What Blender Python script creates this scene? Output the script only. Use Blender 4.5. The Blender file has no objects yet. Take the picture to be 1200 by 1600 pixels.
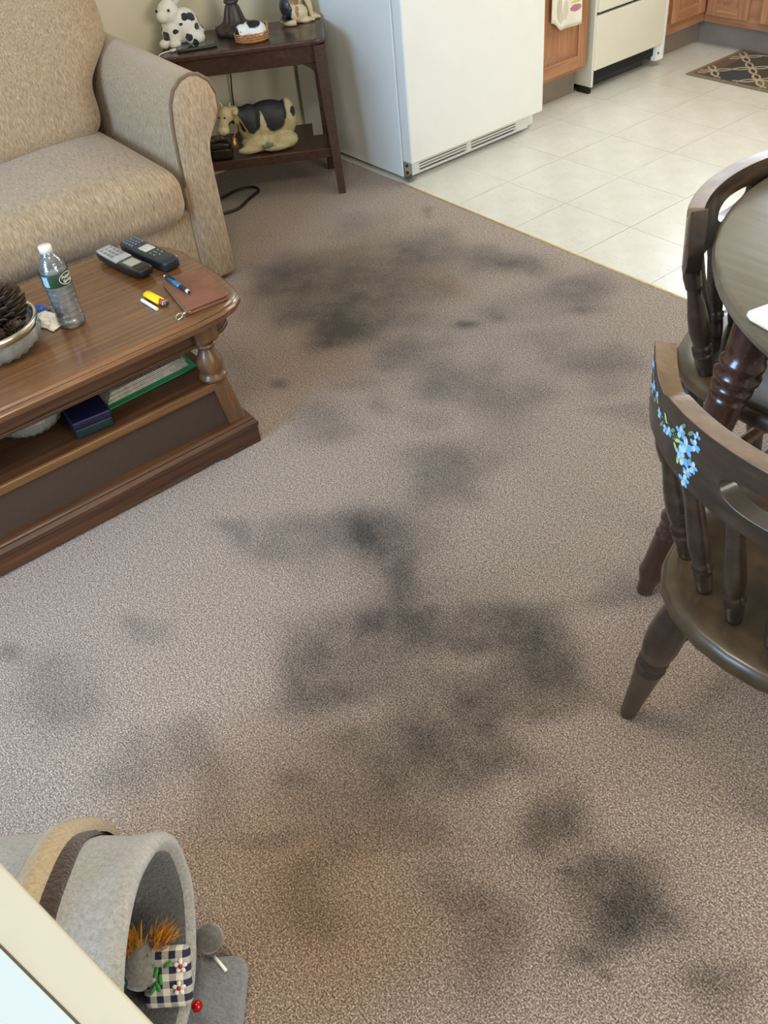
import bpy, bmesh, math, random
import numpy as np
from mathutils import Vector, Matrix, noise
random.seed(7)
PI = math.pi
SC = bpy.context.scene
COL = SC.collection

# ---------------------------------------------------------------- camera
cam_d = bpy.data.cameras.new('camera'); cam = bpy.data.objects.new('camera', cam_d); COL.objects.link(cam)
SC.camera = cam
cam_d.sensor_fit = 'VERTICAL'; cam_d.sensor_height = 36.0; cam_d.lens = 36.0*1398.74/1600.0
cam_d.clip_start = 0.02
right = Vector((0.62257117, 0.77717013, -0.09171544)); down = Vector((0.48530435, -0.47536576, -0.73383042)); fwd = Vector((-0.61390946, 0.41235176, -0.67311307))
M3 = Matrix((right, -down, -fwd)).transposed()
cam.matrix_world = Matrix.Translation((2.48818, -2.14155, 1.46267)) @ M3.to_4x4()

# ---------------------------------------------------------------- world, lamps, exposure
SC.view_settings.view_transform = 'Standard'; SC.view_settings.look = 'None'
SC.view_settings.gamma = 1.0; SC.view_settings.exposure = 0.0; SC.view_settings.use_curve_mapping = False
W = bpy.data.worlds.new('daylight'); SC.world = W; W.use_nodes = True
W.node_tree.nodes['Background'].inputs[0].default_value = (0.75, 0.85, 1.0, 1); W.node_tree.nodes['Background'].inputs[1].default_value = 1.0

def area(name, loc, look, sx, sy, power, col):
    d = bpy.data.lights.new(name, 'AREA'); d.shape = 'RECTANGLE'; d.size = sx; d.size_y = sy; d.energy = power; d.color = col
    o = bpy.data.objects.new(name, d); COL.objects.link(o); o.location = loc
    o.rotation_euler = (Vector(look)-Vector(loc)).to_track_quat('-Z', 'Y').to_euler(); return o
area('living_window_daylight', (1.25, -4.62, 1.45), (0.6, 0.0, 0.3), 1.5, 1.3, 165, (0.38, 0.64, 1.0))
area('kitchen_window_daylight', (-0.12, 2.98, 1.60), (0.6, 0.6, 0.2), 1.4, 1.05, 70, (0.80, 0.88, 1.0))
area('side_fill_light', (4.95, -0.6, 1.5), (0.0, -0.4, 0.0), 2.2, 1.4, 100, (1.0, 0.93, 0.82))  # added soft fill from the unseen side, no known window there
area('ceiling_fill_light', (1.6, -1.9, 2.36), (1.6, -1.9, 0), 0.5, 0.5, 20, (1.0, 0.86, 0.66))  # added warm overhead fill, no fixture behind it
area('kitchen_fill_light', (0.7, 1.3, 2.36), (0.7, 1.3, 0), 0.9, 0.4, 20, (1.0, 0.94, 0.84))  # extra fill added above the kitchen, not a known lamp

# ---------------------------------------------------------------- helpers
def lin(c):
    r = []
    for v in c:
        v /= 255.0; r.append(v/12.92 if v <= 0.04045 else ((v+0.055)/1.055)**2.4)
    return (*r, 1)
def N(nt, t, **kw):
    n = nt.nodes.new(t)
    for k, v in kw.items():
        if k in n.inputs: n.inputs[k].default_value = v
        else: setattr(n, k, v)
    return n
def newmat(name):
    m = bpy.data.materials.new(name); m.use_nodes = True; nt = m.node_tree
    return m, nt, nt.nodes['Principled BSDF']
def coords(nt, scale=(1, 1, 1), kind='Object', rot=(0, 0, 0)):
    tc = N(nt, 'ShaderNodeTexCoord'); mp = N(nt, 'ShaderNodeMapping'); mp.inputs['Scale'].default_value = scale; mp.inputs['Rotation'].default_value = rot
    nt.links.new(tc.outputs[kind], mp.inputs[0]); return mp.outputs[0]
def noise_n(nt, vec, scale, detail=3, rough=0.55, dist=0.0):
    n = N(nt, 'ShaderNodeTexNoise'); n.inputs['Scale'].default_value = scale; n.inputs['Detail'].default_value = detail
    n.inputs['Roughness'].default_value = rough; n.inputs['Distortion'].default_value = dist
    nt.links.new(vec, n.inputs['Vector']); return n.outputs['Fac']
def ramp(nt, fac, stops):
    r = N(nt, 'ShaderNodeValToRGB'); e = r.color_ramp.elements
    while len(e) < len(stops): e.new(0.5)
    for i, (p, c) in enumerate(stops): e[i].position = p; e[i].color = c
    nt.links.new(fac, r.inputs[0]); return r.outputs[0]
def mixc(nt, fac, a, b, mode='MIX'):
    m = N(nt, 'ShaderNodeMix', data_type='RGBA', blend_type=mode)
    for sock, v in ((0, fac), (6, a), (7, b)):
        if hasattr(v, 'is_linked') or hasattr(v, 'links'): nt.links.new(v, m.inputs[sock])
        else: m.inputs[sock].default_value = v
    return m.outputs[2]
def math_n(nt, op, a, b=0.5, clamp=False):
    m = N(nt, 'ShaderNodeMath', operation=op); m.use_clamp = clamp
    for i, v in enumerate((a, b)):
        if hasattr(v, 'links'): nt.links.new(v, m.inputs[i])
        else: m.inputs[i].default_value = v
    return m.outputs[0]
def bump(nt, bs, h, strength=0.3, dist=0.002):
    b = N(nt, 'ShaderNodeBump'); b.inputs['Strength'].default_value = strength; b.inputs['Distance'].default_value = dist
    nt.links.new(h, b.inputs['Height']); nt.links.new(b.outputs[0], bs.inputs['Normal'])
def plain(name, c, rough=0.5, metal=0.0, spec=0.5, nz=0.06, nscale=40, bmp=0.0, coat=0.0, sheen=0.0):
    m, nt, bs = newmat(name)
    v = coords(nt); f = noise_n(nt, v, nscale, 4)
    a = lin(c); d = tuple(x*(1-nz*2) for x in a[:3])+(1,); l = tuple(min(1, x*(1+nz*2)) for x in a[:3])+(1,)
    nt.links.new(ramp(nt, f, [(0.25, d), (0.75, l)]), bs.inputs['Base Color'])
    bs.inputs['Roughness'].default_value = rough; bs.inputs['Metallic'].default_value = metal
    bs.inputs['Specular IOR Level'].default_value = spec; bs.inputs['Coat Weight'].default_value = coat
    bs.inputs['Sheen Weight'].default_value = sheen
    if bmp: bump(nt, bs, f, bmp, 0.002)
    return m
def wood(name, dark, light, scale=(60, 3, 60), rough=0.4, coat=0.0, big=1.0, worn=None):
    m, nt, bs = newmat(name)
    v = coords(nt, scale); f = noise_n(nt, v, 1.0, 5, 0.6, 0.4)
    v2 = coords(nt, tuple(s*4 for s in scale)); f2 = noise_n(nt, v2, 1.0, 3, 0.6)
    c = ramp(nt, f, [(0.30, lin(dark)), (0.52, lin([(a+b)/2 for a, b in zip(dark, light)])), (0.72, lin(light))])
    c = mixc(nt, math_n(nt, 'MULTIPLY', f2, 0.45), c, lin(dark))
    nt.links.new(c, bs.inputs['Base Color'])
    nt.links.new(ramp(nt, noise_n(nt, coords(nt), 9, 3), [(0.3, (rough-.08,)*3+(1,)), (0.7, (rough+.1,)*3+(1,))]), bs.inputs['Roughness'])
    bs.inputs['Coat Weight'].default_value = coat; bs.inputs['Coat Roughness'].default_value = 0.15
    bump(nt, bs, f2, 0.12, 0.001)
    return m
def patches(name, base, spots, rough=0.5, nz=0.0, nscale=60, jitter=0.006, bmp=0.3, wash=None, sheen=0.0, coat=0.0):
    """base colour with coloured markings: (centre, radii, colour) ellipsoids in the thing's own space"""
    m, nt, bs = newmat(name)
    tc = N(nt, 'ShaderNodeTexCoord')
    nzt = N(nt, 'ShaderNodeTexNoise'); nzt.inputs['Scale'].default_value = nscale; nt.links.new(tc.outputs['Object'], nzt.inputs['Vector'])
    sub = N(nt, 'ShaderNodeVectorMath', operation='SUBTRACT'); nt.links.new(nzt.outputs['Color'], sub.inputs[0]); sub.inputs[1].default_value = (.5, .5, .5)
    sc = N(nt, 'ShaderNodeVectorMath', operation='SCALE'); nt.links.new(sub.outputs[0], sc.inputs[0]); sc.inputs['Scale'].default_value = jitter*4
    add = N(nt, 'ShaderNodeVectorMath', operation='ADD'); nt.links.new(tc.outputs['Object'], add.inputs[0]); nt.links.new(sc.outputs[0], add.inputs[1])
    col = lin(base)
    if wash: col = mixc(nt, math_n(nt, 'MULTIPLY', nzt.outputs['Fac'], 0.9), lin(base), lin(wash))
    for cen, rad, c in spots:
        s = N(nt, 'ShaderNodeVectorMath', operation='SUBTRACT'); nt.links.new(add.outputs[0], s.inputs[0]); s.inputs[1].default_value = cen
        d = N(nt, 'ShaderNodeVectorMath', operation='DIVIDE'); nt.links.new(s.outputs[0], d.inputs[0]); d.inputs[1].default_value = rad
        l = N(nt, 'ShaderNodeVectorMath', operation='LENGTH'); nt.links.new(d.outputs[0], l.inputs[0])
        f = math_n(nt, 'MULTIPLY', math_n(nt, 'SUBTRACT', 1.0, l.outputs['Value']), 8.0, clamp=True)
        col = mixc(nt, f, col, lin(c))
    if hasattr(col, 'links'): nt.links.new(col, bs.inputs['Base Color'])
    else: bs.inputs['Base Color'].default_value = col
    bs.inputs['Roughness'].default_value = rough; bs.inputs['Sheen Weight'].default_value = sheen; bs.inputs['Coat Weight'].default_value = coat
    if bmp: bump(nt, bs, noise_n(nt, tc.outputs['Object'], 220, 3), bmp, 0.002)
    return m

def tagp(o, label=None, cat=None, group=None, kind=None):
    if label: o['label'] = label
    if cat: o['category'] = cat
    if group: o['group'] = group
    if kind: o['kind'] = kind
    return o
def thing(name, label, cat, loc=(0, 0, 0), rz=0.0, group=None):
    o = bpy.data.objects.new(name, None); COL.objects.link(o); o.empty_display_size = 0.05
    o.location = loc; o.rotation_euler = (0, 0, rz); return tagp(o, label, cat, group)
def chain(o):
    m = Matrix.Identity(4)
    while o is not None: m = Matrix.LocRotScale(o.location, o.rotation_euler, o.scale) @ m; o = o.parent
    return m
def obj(name, bm, mat, parent=None, smooth=False, bevel=0.0, seg=2, world=False, kind=None, label=None, sub=0, cat=None, group=None):
    if world and parent is not None: bm.transform(chain(parent).inverted())
    me = bpy.data.meshes.new(name); bm.normal_update(); bm.to_mesh(me); bm.free()
    if isinstance(mat, (list, tuple)):
        for x in mat: me.materials.append(x)
    else: me.materials.append(mat)
    o = bpy.data.objects.new(name, me); COL.objects.link(o)
    if parent is not None: o.parent = parent
    if smooth:
        for f in me.polygons: f.use_smooth = True
    if sub: s = o.modifiers.new('sub', 'SUBSURF'); s.levels = sub; s.render_levels = sub
    if bevel:
        b = o.modifiers.new('bevel', 'BEVEL'); b.width = bevel; b.segments = seg; b.limit_method = 'ANGLE'; b.angle_limit = 0.7
        for f in me.polygons: f.use_smooth = True
        w = o.modifiers.new('wn', 'WEIGHTED_NORMAL')
    tagp(o, label, cat, group, kind); return o
def BM(): return bmesh.new()
def box(bm, a, b, M=None):
    """box between corners a and b"""
    v = [Vector((x, y, z)) for x in (a[0], b[0]) for y in (a[1], b[1]) for z in (a[2], b[2])]
    if M is not None: v = [M @ p for p in v]
    v = [bm.verts.new(p) for p in v]
    for f in ((0, 1, 3, 2), (4, 6, 7, 5), (0, 4, 5, 1), (2, 3, 7, 6), (0, 2, 6, 4), (1, 5, 7, 3)): bm.faces.new([v[i] for i in f])
    return bm
def prism(bm, poly, z0, z1, M=None, flip=False):
    lo = [Vector((x, y, z0)) for x, y in poly]; hi = [Vector((x, y, z1)) for x, y in poly]
    if M is not None: lo = [M @ p for p in lo]; hi = [M @ p for p in hi]
    lo = [bm.verts.new(p) for p in lo]; hi = [bm.verts.new(p) for p in hi]; n = len(poly)
    bm.faces.new(lo[::-1]); bm.faces.new(hi)
    for i in range(n): bm.faces.new((lo[i], lo[(i+1) % n], hi[(i+1) % n], hi[i]))
    return bm
def stack(bm, rings, cap=True):
    """rings: list of equal-length closed loops of points"""
    vs = [[bm.verts.new(p) for p in r] for r in rings]; n = len(rings[0])
    for a, b in zip(vs, vs[1:]):
        for i in range(n): bm.faces.new((a[i], a[(i+1) % n], b[(i+1) % n], b[i]))
    if cap: bm.faces.new(vs[0][::-1]); bm.faces.new(vs[-1])
    return bm
def frame(p, q):
    d = (Vector(q)-Vector(p)).normalized(); u = d.orthogonal().normalized(); return Matrix((u, d.cross(u), d)).transposed()
def lathe(bm, prof, p=(0, 0, 0), q=None, seg=20, cap=True, a0=0):
    """profile (r, t) spun about the axis p->q; t runs along the axis in metres (or 0..1 with q given)"""
    p = Vector(p)
    if q is None: R = Matrix.Identity(3); L = 1.0
    else: R = frame(p, q); L = (Vector(q)-p).length
    rings = [[p + R @ Vector((r*math.cos(2*PI*i/seg+a0), r*math.sin(2*PI*i/seg+a0), t*L)) for i in range(seg)] for r, t in prof]
    return stack(bm, rings, cap)
def tube(bm, pts, r, seg=8):
    pts = [Vector(p) for p in pts]; n = len(pts); rs = r if isinstance(r, (list, tuple)) else [r]*n
    t0 = (pts[1]-pts[0]).normalized(); u = t0.orthogonal().normalized(); rings = []
    for i, p in enumerate(pts):
        t = (pts[min(i+1, n-1)]-pts[max(i-1, 0)]).normalized(); u = (u-t*u.dot(t)).normalized(); w = t.cross(u)
        rings.append([p+(u*math.cos(2*PI*k/seg)+w*math.sin(2*PI*k/seg))*rs[i] for k in range(seg)])
    return stack(bm, rings)
def smoothpath(pts, n=8):
    P = [Vector(p) for p in pts]; out = []
    for i in range(len(P)-1):
        a, b, c, d = P[max(i-1, 0)], P[i], P[i+1], P[min(i+2, len(P)-1)]
        for k in range(n):
            t = k/n; out.append(0.5*((2*b)+(c-a)*t+(2*a-5*b+4*c-d)*t*t+(3*b-a-3*c+d)*t**3))
    out.append(P[-1]); return out
def ball(bm, c, r, seg=16, rot=None, rings=10):
    if not isinstance(r, (list, tuple)): r = (r, r, r)
    M = Matrix.Translation(c) @ ((rot if rot is not None else Matrix.Identity(3)).to_4x4()) @ Matrix.Diagonal((*r, 1))
    bmesh.ops.create_uvsphere(bm, u_segments=seg, v_segments=rings, radius=1, matrix=M); return bm
def rbox(bm, c, s, r, n=10, puff=0.0, fn=None, M=None):
    """rounded cushion-like box: centre, size, corner radius, crown height"""
    tmp = BM(); bmesh.ops.create_cube(tmp, size=1.0); bmesh.ops.subdivide_edges(tmp, edges=tmp.edges[:], cuts=n, use_grid_fill=True)
    c = Vector(c); h = Vector(s)/2
    for v in tmp.verts:
        p = Vector((v.co.x*s[0], v.co.y*s[1], v.co.z*s[2]))
        q = Vector([max(-h[i]+r, min(h[i]-r, p[i])) for i in range(3)]); d = p-q
        if d.length > 1e-9:
            k = max(abs(d[0]), abs(d[1]), abs(d[2])); d = d.normalized()*k
        p = q+d
        if puff:
            e = max(0, math.cos(PI/2*min(1, abs(p.x/h.x))))**.6*max(0, math.cos(PI/2*min(1, abs(p.y/h.y))))**.6
            p.z += puff*e*(p.z/h.z)
        if fn: p = fn(p)
        v.co = p+c
        if M is not None: v.co = M @ v.co
    off = {}
    for v in tmp.verts: off[v.index] = bm.verts.new(v.co)
    for f in tmp.faces: bm.faces.new([off[v.index] for v in f.verts])
    tmp.free(); return bm
def remesh(o, vox=0.003, sm=6):
    m = o.modifiers.new('remesh', 'REMESH'); m.mode = 'VOXEL'; m.voxel_size = vox; m.use_smooth_shade = True
    s = o.modifiers.new('smooth', 'SMOOTH'); s.factor = 0.5; s.iterations = sm; return o

# ---------------------------------------------------------------- materials
M_ = {}
M_['wall'] = plain('warm white wall paint', (214, 205, 180), 0.8, nz=0.02, nscale=6, bmp=0.05)
M_['ceil'] = plain('white ceiling paint', (225, 220, 208), 0.9, nz=0.02)
M_['white'] = plain('white enamel', (232, 232, 226), 0.32, nz=0.012, nscale=8, bmp=0.03)
M_['white2'] = plain('cream white enamel', (222, 218, 200), 0.35, nz=0.015, nscale=8)
M_['grey'] = plain('grey plastic', (150, 150, 146), 0.45)
M_['black'] = plain('black plastic', (26, 26, 28), 0.38)
M_['dark'] = plain('dark shade', (22, 22, 22), 0.7)
M_['steel'] = plain('worn steel', (150, 150, 148), 0.35, metal=0.9)
M_['silver'] = plain('silver plate', (215, 208, 188), 0.22, metal=1.0)
M_['toe'] = plain('taupe vinyl cove base', (138, 126, 114), 0.5, nz=0.05, nscale=12)
M_['oak'] = wood('honey oak', (150, 100, 68), (198, 150, 110), (70, 70, 4), 0.38, 0.15)
M_['oakh'] = wood('honey oak lengthwise', (150, 100, 68), (198, 150, 110), (4, 4, 70), 0.38, 0.15)
M_['walnut'] = wood('dark stained end table wood', (50, 32, 26), (92, 60, 46), (60, 5, 60), 0.32, 0.3)
M_['ctop'] = wood('coffee table top wood', (88, 56, 32), (152, 106, 64), (110, 2.2, 110), 0.30, 0.35)
M_['cwood'] = wood('coffee table brown wood', (60, 37, 22), (112, 72, 42), (90, 3, 90), 0.4, 0.15)
M_['cleg'] = wood('coffee table turned wood', (76, 52, 32), (128, 92, 58), (50, 50, 4), 0.33, 0.3)
M_['cpanel'] = plain('coffee table dark panel', (62, 44, 32), 0.6, nz=0.06, nscale=90)
M_['chair'] = wood('dark antique chair wood', (38, 29, 23), (74, 57, 43), (12, 60, 60), 0.34, 0.35)
M_['seatw'] = wood('worn chair seat wood', (50, 40, 27), (94, 75, 50), (14, 14, 14), 0.36, 0.3)
M_['worn'] = wood('worn light edge wood', (84, 64, 46), (140, 112, 80), (14, 40, 40), 0.4, 0.2)
M_['tleg'] = wood('dark red table leg wood', (44, 25, 19), (80, 48, 36), (50, 50, 4), 0.28, 0.5)
M_['ttop'] = wood('dining table top', (88, 80, 66), (112, 102, 84), (3, 60, 60), 0.38, 0.6)
def fabric(name, sc):
    m, nt, bs = newmat(name)
    v = coords(nt, sc); f = noise_n(nt, v, 1.0, 4, 0.65, 0.2)
    big = noise_n(nt, coords(nt), 5, 3)
    c = ramp(nt, f, [(0.32, lin((122, 98, 74))), (0.50, lin((176, 151, 119))), (0.68, lin((212, 192, 160)))])
    c = mixc(nt, math_n(nt, 'MULTIPLY', big, 0.30), c, lin((150, 124, 96)))
    nt.links.new(c, bs.inputs['Base Color']); bs.inputs['Roughness'].default_value = 0.85; bs.inputs['Sheen Weight'].default_value = 0.35
    bs.inputs['Specular IOR Level'].default_value = 0.2
    bump(nt, bs, f, 0.5, 0.003); return m
M_['fabv'] = fabric('tan chenille upright ribs', (520, 520, 42))
M_['fabx'] = fabric('tan chenille running ribs', (42, 520, 42))
M_['pipe'] = plain('tan piping', (120, 98, 74), 0.8, sheen=0.2)

def carpet_mat():
    m, nt, bs = newmat('taupe cut pile carpet with grey soiling')
    at = N(nt, 'ShaderNodeAttribute', attribute_name='stain'); at2 = N(nt, 'ShaderNodeAttribute', attribute_name='yellowing_shade')
    v = coords(nt)
    f = noise_n(nt, v, 330, 2, 0.7); f2 = noise_n(nt, v, 120, 3, 0.6); f3 = noise_n(nt, v, 8, 6, 0.72)
    base = ramp(nt, f, [(0.34, lin((58, 47, 42))), (0.50, lin((148, 131, 117))), (0.66, lin((250, 232, 216)))])
    base = mixc(nt, 0.34, base, ramp(nt, f2, [(0.34, lin((98, 84, 75))), (0.66, lin((184, 164, 149)))]))
    base = mixc(nt, math_n(nt, 'MULTIPLY', at2.outputs['Fac'], 0.85), base, lin((186, 150, 96)), 'MULTIPLY')  # brown of the shaded floor and yellowed pile, multiplied into the colour
    st = math_n(nt, 'MULTIPLY', at.outputs['Fac'], math_n(nt, 'ADD', math_n(nt, 'MULTIPLY', f3, 1.9), 0.16), clamp=True)
    sm = N(nt, 'ShaderNodeMix', data_type='RGBA', blend_type='MULTIPLY'); nt.links.new(st, sm.inputs[0]); nt.links.new(base, sm.inputs[6]); sm.inputs[7].default_value = (0.20, 0.21, 0.215, 1)
    nt.links.new(sm.outputs[2], bs.inputs['Base Color'])
    bs.inputs['Roughness'].default_value = 0.95; bs.inputs['Sheen Weight'].default_value = 0.15; bs.inputs['Specular IOR Level'].default_value = 0.1
    bump(nt, bs, mixc(nt, 0.4, f, f2), 0.9, 0.006); return m
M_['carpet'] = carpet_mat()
def tile_mat():
    m, nt, bs = newmat('cream vinyl tile with flecks')
    v = coords(nt, kind='Object'); gi = N(nt, 'ShaderNodeObjectInfo')
    f = noise_n(nt, v, 9, 4); fl = N(nt, 'ShaderNodeTexNoise'); fl.inputs['Scale'].default_value = 44; fl.inputs['Detail'].default_value = 2
    mp = N(nt, 'ShaderNodeMapping'); mp.inputs['Scale'].default_value = (1, 3.2, 1); tc = N(nt, 'ShaderNodeTexCoord')
    ad = N(nt, 'ShaderNodeVectorMath', operation='ADD'); nt.links.new(tc.outputs['Object'], ad.inputs[0]); nt.links.new(gi.outputs['Random'], ad.inputs[1])
    nt.links.new(ad.outputs[0], mp.inputs[0]); nt.links.new(mp.outputs[0], fl.inputs['Vector'])
    base = ramp(nt, f, [(0.3, lin((202, 199, 186))), (0.7, lin((216, 213, 203)))])
    base = mixc(nt, ramp(nt, fl.outputs['Fac'], [(0.62, (0, 0, 0, 1)), (0.70, (0.35, 0.35, 0.35, 1))]), base, lin((168, 160, 138)))
    base = mixc(nt, math_n(nt, 'MULTIPLY', gi.outputs['Random'], 0.16), base, lin((196, 188, 160)))
    nt.links.new(base, bs.inputs['Base Color']); bs.inputs['Roughness'].default_value = 0.3
    bump(nt, bs, noise_n(nt, v, 14, 3), 0.08, 0.002); return m
M_['tile'] = tile_mat()
M_['grout'] = plain('tile seam', (120, 108, 84), 0.7)
def glass_mat(name, col=(1, 1, 1), rough=0.02, ior=1.45):
    m, nt, bs = newmat(name); bs.inputs['Base Color'].default_value = (*col, 1); bs.inputs['Transmission Weight'].default_value = 1
    bs.inputs['Roughness'].default_value = rough; bs.inputs['IOR'].default_value = ior
    bump(nt, bs, noise_n(nt, coords(nt), 60, 2), 0.05, 0.001); return m
M_['glass'] = glass_mat('clear glass'); M_['pet'] = glass_mat('clear bottle plastic', (0.97, 0.98, 1), 0.04, 1.2)
def thin_clear(name, refl, milk, rough, tint):
    m = bpy.data.materials.new(name); m.use_nodes = True; nt = m.node_tree; nt.nodes.remove(nt.nodes['Principled BSDF']); out = nt.nodes['Material Output']
    tr = N(nt, 'ShaderNodeBsdfTransparent'); tr.inputs[0].default_value = (*tint, 1); gl = N(nt, 'ShaderNodeBsdfGlossy'); gl.inputs['Roughness'].default_value = rough
    df = N(nt, 'ShaderNodeBsdfDiffuse'); df.inputs[0].default_value = (.85, .87, .86, 1); lw = N(nt, 'ShaderNodeLayerWeight'); lw.inputs[0].default_value = refl
    b = N(nt, 'ShaderNodeBump'); b.inputs['Strength'].default_value = .6; b.inputs['Distance'].default_value = .003
    nt.links.new(noise_n(nt, coords(nt, (1, 1, 2.2)), 55, 2), b.inputs['Height'])
    for x in (gl, lw): nt.links.new(b.outputs[0], x.inputs['Normal'])
    m1 = N(nt, 'ShaderNodeMixShader'); m2 = N(nt, 'ShaderNodeMixShader'); m1.inputs[0].default_value = milk
    nt.links.new(tr.outputs[0], m1.inputs[1]); nt.links.new(df.outputs[0], m1.inputs[2]); nt.links.new(lw.outputs['Fresnel'], m2.inputs[0])
    nt.links.new(m1.outputs[0], m2.inputs[1]); nt.links.new(gl.outputs[0], m2.inputs[2]); nt.links.new(m2.outputs[0], out.inputs[0]); return m
M_['pet'] = thin_clear('thin clear bottle plastic', .55, .10, .08, (.97, .98, .98)); M_['water'] = thin_clear('drinking water', .45, .30, .03, (.93, .95, .94))

# ---------------------------------------------------------------- the setting
STAINS = [(0.407,-0.828,84.9,-13.3,119.7,0.7),(0.267,-0.809,52.2,-6.6,77.6,0.5),(0.03,-0.815,42.6,25.2,81.0,0.5),(-0.027,-0.674,40.5,-0.3,66.0,0.42),(0.191,-0.483,20.3,-3.2,28.5,0.45),(0.184,-0.285,46.7,-3.9,62.8,0.42),(0.389,-0.633,47.1,-14.0,62.5,0.35),(0.725,-0.276,81.2,-15.4,89.1,0.2),(-0.17,-0.318,54.9,-2.3,84.7,0.3),(0.446,-0.164,92.8,-28.8,112.5,0.65),(0.783,-0.132,87.7,5.3,87.0,0.5),(0.661,-0.563,599.6,-70.3,714.2,0.7),(0.563,-0.139,185.4,-59.0,215.3,0.3),(-0.042,-0.069,642.6,102.6,887.9,0.4),(0.686,-0.433,370.6,-72.8,425.1,0.4),(0.65,-0.75,127.6,-26.9,158.9,0.5),(0.505,-1.119,1147.4,-75.8,1752.0,0.6),(0.857,-0.235,1600.0,-263.6,1644.2,0.3),(0.869,-0.759,89.8,-0.4,103.7,0.45),(1.039,-0.707,97.6,-8.6,102.2,0.42),(1.104,-0.416,101.1,-21.8,97.5,0.42),(0.913,-0.443,211.7,-36.8,221.3,0.25),(0.806,-0.973,526.1,-188.9,634.7,0.3),(0.756,-1.146,111.5,16.2,163.1,0.35),(1.306,-0.53,376.4,-185.7,358.2,0.35),(0.227,-0.668,24.6,2.6,37.0,0.3),(1.141,-1.037,93.8,-0.3,104.7,0.55),(1.181,-1.267,118.7,-50.2,129.5,0.36),(1.154,-0.86,135.6,-17.0,140.3,0.2),(1.249,-1.321,81.5,29.3,105.4,0.4),(1.328,-1.357,135.5,106.3,186.3,0.45),(1.454,-1.447,227.0,-25.7,249.3,0.5),(1.459,-1.555,75.1,-14.5,84.4,0.45),(1.444,-1.679,94.6,31.1,138.4,0.36),(1.591,-1.283,175.9,-81.0,161.0,0.62),(1.707,-1.287,127.0,48.7,115.1,0.6),(1.583,-1.384,674.3,-449.7,607.1,0.4),(1.821,-1.353,582.7,22.0,495.5,0.4),(1.703,-1.482,129.4,-43.7,119.6,0.62),(1.792,-1.526,356.7,-192.8,307.2,0.62),(1.71,-1.634,155.5,-65.1,146.7,0.35),(1.699,-1.749,138.5,-63.9,133.6,0.3),(1.813,-1.774,205.2,-96.7,187.7,0.3),(1.611,-1.818,1679.1,-903.7,1655.1,0.3),(1.652,-1.929,685.9,-450.1,630.2,0.35),(1.811,-1.916,361.6,-47.5,410.8,0.3),(1.972,-1.513,361.0,32.3,299.4,0.5),(2.13,-1.543,297.5,-31.9,219.7,0.75),(1.995,-1.717,2203.4,-168.7,1981.2,0.3),(2.045,-1.775,225.3,56.5,217.4,0.3),(2.167,-1.656,12127.6,-3100.3,9128.6,0.7),(2.209,-1.657,20978.6,-556.2,15408.4,0.6),(2.013,-1.585,31075.8,-3424.2,25566.4,0.6),(2.055,-1.579,33172.2,-3900.8,26372.7,0.6),(2.195,-1.652,52198.0,-1082.9,38706.5,0.5),(2.313,-1.559,448.7,-54.1,288.0,0.5),(2.134,-1.627,646.6,-62.9,496.2,0.25),(1.707,-1.055,307.3,-53.6,252.2,0.35),(1.088,-1.457,87.5,-5.6,118.9,0.4),(0.954,-1.563,342.1,-6.2,534.8,0.4),(1.144,-1.336,124.5,-22.5,150.4,0.3),(1.084,-1.85,480.6,-234.1,624.7,0.3),(0.932,-2.117,952.1,-272.1,1819.5,0.4),(1.108,-2.087,84.3,4.3,185.0,0.35),(1.447,-1.936,113.7,42.0,211.3,0.35),(1.384,-2.048,215.8,2.3,383.0,0.35),(1.417,-1.668,109.6,21.8,154.5,0.25),(1.708,-0.973,369.1,16.5,285.6,0.2),(0.948,-0.946,323.2,-137.0,364.2,0.2),(0.675,-0.957,210.6,-62.2,269.5,0.25),(1.618,-1.451,13.0,-0.6,13.2,0.2),(1.767,-1.707,29.5,-8.4,28.9,0.22),(2.107,-1.612,36.7,-9.8,28.3,0.22),(0.327,-0.69,6.3,0.1,9.1,0.2),(1.31,-1.332,32.1,19.8,42.4,0.22),(0.871,-0.399,9.2,-2.5,9.8,0.14),(1.989,-1.531,289.1,-24.8,236.2,0.3),(2.018,-1.807,197.5,71.9,206.7,0.2)]
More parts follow.
